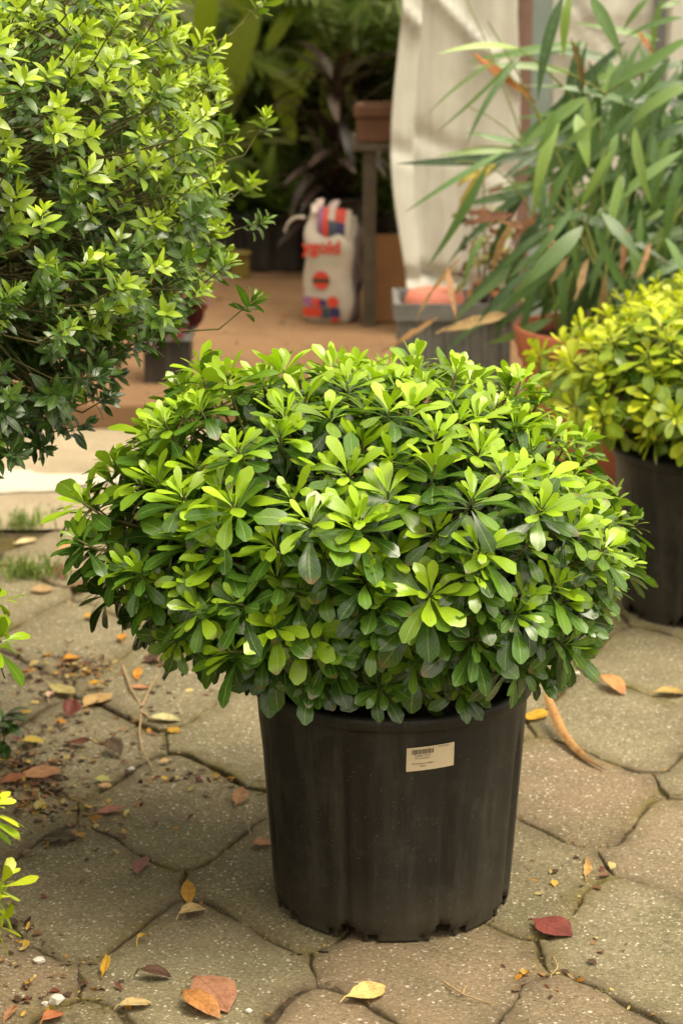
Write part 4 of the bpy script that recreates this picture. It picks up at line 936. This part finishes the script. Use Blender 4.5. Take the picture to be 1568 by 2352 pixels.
ccol = np.array([np.array((.50, .28, .10)) * (1 - .75 * max(0, i / 19 - .6) / .4) for i in range(20) for j in range(7)])
o = link('strap_leaf', quads_mesh('strap_leaf', np.array(V), Q, U, None, ccol), M['dry'], None, True); o.location = o0; tag(o, 'long curved dry strap leaf on the paving right of the pot', 'leaf')

# twigs
def twig(name, polys, rr, label):
    o0 = gz(*polys[0][0][:2], 0); paths = []
    for pl_ in polys:
        p = np.array([gz(x, y, .006 + .004 * math.sin(i * 2.1)) for i, (x, y) in enumerate(pl_)]) - o0; t = np.linspace(0, 1, 16); k = np.linspace(0, 1, len(p))
        paths.append((np.stack([np.interp(t, k, p[:, i]) for i in range(3)], 1) + rng.normal(0, .0006, (16, 3)), rr, rr * .55))
    o = tube_part(name, paths, M['drystem']); o.location = o0; tag(o, label, 'twig')
twig('twig', [[(282, 1530), (300, 1582), (325, 1626), (320, 1680), (328, 1730), (352, 1766)], [(325, 1626), (345, 1580), (366, 1548)], [(325, 1636), (350, 1655), (372, 1662)]], .0024, 'long forked twig lying on the paving left of the pot')
twig('twig', [[(1020, 2258), (1062, 2285), (1128, 2308)], [(1062, 2285), (1070, 2268)]], .0018, 'short dark twig in front of the pot at the lower right')
twig('twig', [[(560, 1870), (572, 1905), (574, 1925)]], .0012, 'thin dry stalk close to the left side of the pot')
twig('twig', [[(1268, 2200), (1282, 2222), (1262, 2248)]], .0014, 'thin bent stalk on the joint at the lower right')

# stones
def stone(zx, zy, s, lab, seed, grp=None):
    g = np.random.default_rng(seed); d = fib(26, g); p = gz(zx, zy)
    import bmesh
    bm = bmesh.new(); pts = superell(d, np.array([1, .8, .62]), 2.4) * (lumps(d, g, 12, .3, .5) * g.uniform(.75, 1.1, 26))[:, None] * s * ppm(p) * .5
    for q in pts: bm.verts.new(q)
    bmesh.ops.convex_hull(bm, input=bm.verts); me = bpy.data.meshes.new('stone'); bm.to_mesh(me); bm.free()
    o = link('stone', me, M['white'], None, False); o.location = (p[0], p[1], -pts[:, 2].min() * .9); tag(o, lab, 'stone', grp)
stone(90, 2216, 30, 'chalky white stone by the mossy joint at the lower left', 1)
stone(130, 2308, 36, 'larger whitish lump at the bottom left beside the orange brown leaf', 2)
stone(103, 2312, 18, 'small white lump left of the larger whitish lump', 3)
stone(571, 2328, 17, 'little white pebble right of the big rosy leaf', 4)
stone(302, 1772, 16, 'little grey-white pebble near the two pale yellow leaves', 5)
stone(1325, 1552, 14, 'pale pebble on the far right paving', 6)

# weeds and grass tufts
def tuft(zx, zy, n, h, rx, lab, seed, name='grass_tuft'):
    g = np.random.default_rng(seed); p = gz(zx, zy); B = np.c_[g.normal(0, rx, n), g.normal(0, rx * .45, n), np.zeros(n)]; d = np.c_[g.normal(0, .35, n), g.normal(0, .3, n), np.ones(n)]
    L_ = h * g.uniform(.5, 1.15, n); geo = leaves(B, d, g.normal(0, 1, (n, 3)), L_, L_ * .07, g.random(n), g.random(n), 'lance', 2, 5, g.uniform(.2, 1.2, n), .2)
    root = thing(name, lab, 'weed', (p[0], p[1], -.004)); foliage('blades', geo, M['grass'], root)
    n2 = n // 3; B2 = np.c_[g.normal(0, rx, n2), g.normal(0, rx * .45, n2), g.uniform(.2, .8, n2) * h]
    foliage('leaflets', leaves(B2, g.normal(0, 1, (n2, 3)) + np.array([0, 0, .5]), g.normal(0, .4, (n2, 3)) + np.array([0, 0, 1]), np.full(n2, h * .22), np.full(n2, h * .1), g.random(n2), g.random(n2), 'elliptic', 2, 4, .3, .2), M['grass'], root)
tuft(45, 1215, 110, .06, .045, 'pale grass tuft in the far paver joint at the left', 1)
tuft(72, 1325, 150, .065, .05, 'nearer, denser grass tuft in the paver joint at the left', 2)
tuft(130, 1185, 30, .04, .03, 'sparse little grass sprig right of the far tuft', 3)
wr_ = gz(8, 1735); lw_ = thing('leafy_weed', 'small dark leafy weed growing from the paving at the left edge', 'weed', (wr_[0], wr_[1], 0)); g = np.random.default_rng(4)
B, D, NN, LL, WW, T, Rn, Cu = fan_leaves(16, g, .06, .05, .03, 100, .1); B[:, 2] = g.uniform(.02, .08, 16); foliage('foliage', leaves(B, D, NN, LL, WW, T, Rn, 'elliptic', 4, 6, Cu, .3), M['pitto'], lw_)
tube_part('stem', [((np.array([(0, 0, 0), (.003, 0, .04), (0, 0, .085)])), .002, .0012)], M['greenstem'], lw_)

# moss in the paver joints
g = np.random.default_rng(321); B = []
for k in range(16000):
    r_ = int(g.integers(-4, 5)); u_ = g.uniform(-1.2, 1.8)
    if g.random() < .22:                               # the short joints between two waves
        u_ = r_ * LA / 2 + round((u_ - r_ * LA / 2) / LA) * LA; vv = wave_v(u_, r_) + g.uniform(0, .12)
    else: vv = wave_v(u_, r_)
    p = O0 + u_ * E1 + vv * E2
    m_ = math.sin(6.1 * p[0] + 1.3) * math.sin(5.3 * p[1] + .7) + .5 * math.sin(17 * p[0] + 9 * p[1])
    if not (-1.0 < p[0] < 1.0 and -.7 < p[1] < 1.3) or m_ < (.10 if p[0] > .1 else .35): continue
    p = p + g.normal(0, .0065 + .010 * max(0, m_ - .6), 2); B.append((p[0], p[1], g.uniform(-.003, .001)))
B = np.array(B); n = len(B); cl_ = np.array([(.25, .20, .03), (.16, .16, .022), (.30, .22, .05), (.11, .11, .02)])[g.integers(0, 4, n)]
L_ = g.uniform(.003, .0065, n); v, q, u, a = leaves(B, g.normal(0, .8, (n, 3)) + np.array([0, 0, .7]), g.normal(0, 1, (n, 3)), L_, L_ * g.uniform(.3, .6, n), np.full(n, .5), g.random(n), 'elliptic', 2, 3, .6, .3)
tag(link('moss', quads_mesh('moss', v, q, u, a, np.repeat(cl_, 12, 0)), M['dry'], None, True), kind='stuff')

# leaf litter: crumbs nobody could count
g = np.random.default_rng(123); B, D, NN, L, Wd, Cc = [], [], [], [], [], []
pal = np.array([tan, brown, dbr, org, yel, pale_, redb, dbr, brown, (.30, .2, .1), dbr])
def crumb(x, y, smin, smax):
    B.append((x, y, g.uniform(.001, .006))); D.append((g.normal(), g.normal(), g.normal(0, .12))); NN.append((g.normal(0, .3), g.normal(0, .3), 1)); l = g.uniform(smin, smax); L.append(l); Wd.append(l * g.uniform(.3, .8)); Cc.append(pal[g.integers(0, len(pal))] * g.uniform(.6, 1.1))
for (cx, cy, sx, sy, n) in ((190, 1530, 42, 18, 200), (40, 1800, 60, 50, 330), (120, 1730, 110, 80, 260), (280, 1620, 110, 70, 110), (60, 1570, 60, 40, 50), (300, 1870, 120, 30, 50), (440, 1790, 60, 14, 40), (30, 2150, 40, 40, 40), (110, 2290, 70, 40, 50), (150, 1950, 120, 50, 30), (366, 1525, 30, 8, 30), (1300, 2020, 60, 30, 24), (1250, 2240, 90, 50, 24)):
    for k in range(n):
        p = gz(g.normal(cx, sx), g.normal(cy, sy)); crumb(p[0], p[1], .005, .023)
for k in range(620):                                   # crumbs caught in the joints
    r_ = g.integers(-5, 6); u_ = g.uniform(-1.0, 1.8); vv = wave_v(u_, r_); p = O0 + u_ * E1 + vv * E2 + g.normal(0, .007, 2); crumb(p[0], p[1], .003, .010)
for k in range(130):
    B.append((g.uniform(-1.2, 1.2), g.uniform(3.3, 5.4), STEP + .004)); D.append((g.normal(), g.normal(), 0)); NN.append((g.normal(0, .3), g.normal(0, .3), 1)); l = g.uniform(.01, .035); L.append(l); Wd.append(l * .5); Cc.append(pal[g.integers(0, len(pal))] * .8)
for k in range(260): crumb(g.uniform(-.9, .9), g.uniform(-1.0, 2.0), .002, .007)
B, D, NN, L, Wd, Cc = map(np.array, (B, D, NN, L, Wd, Cc))
v, q, u, a = leaves(B, D, NN, L, Wd, np.full(len(B), .5), g.random(len(B)), 'elliptic', 2, 3, g.normal(.4, .6, len(B)), .4)
lt = link('leaf_litter', quads_mesh('leaf_litter', v, q, u, a, np.repeat(Cc, 12, 0)), M['dry'], None, True); tag(lt, kind='stuff')
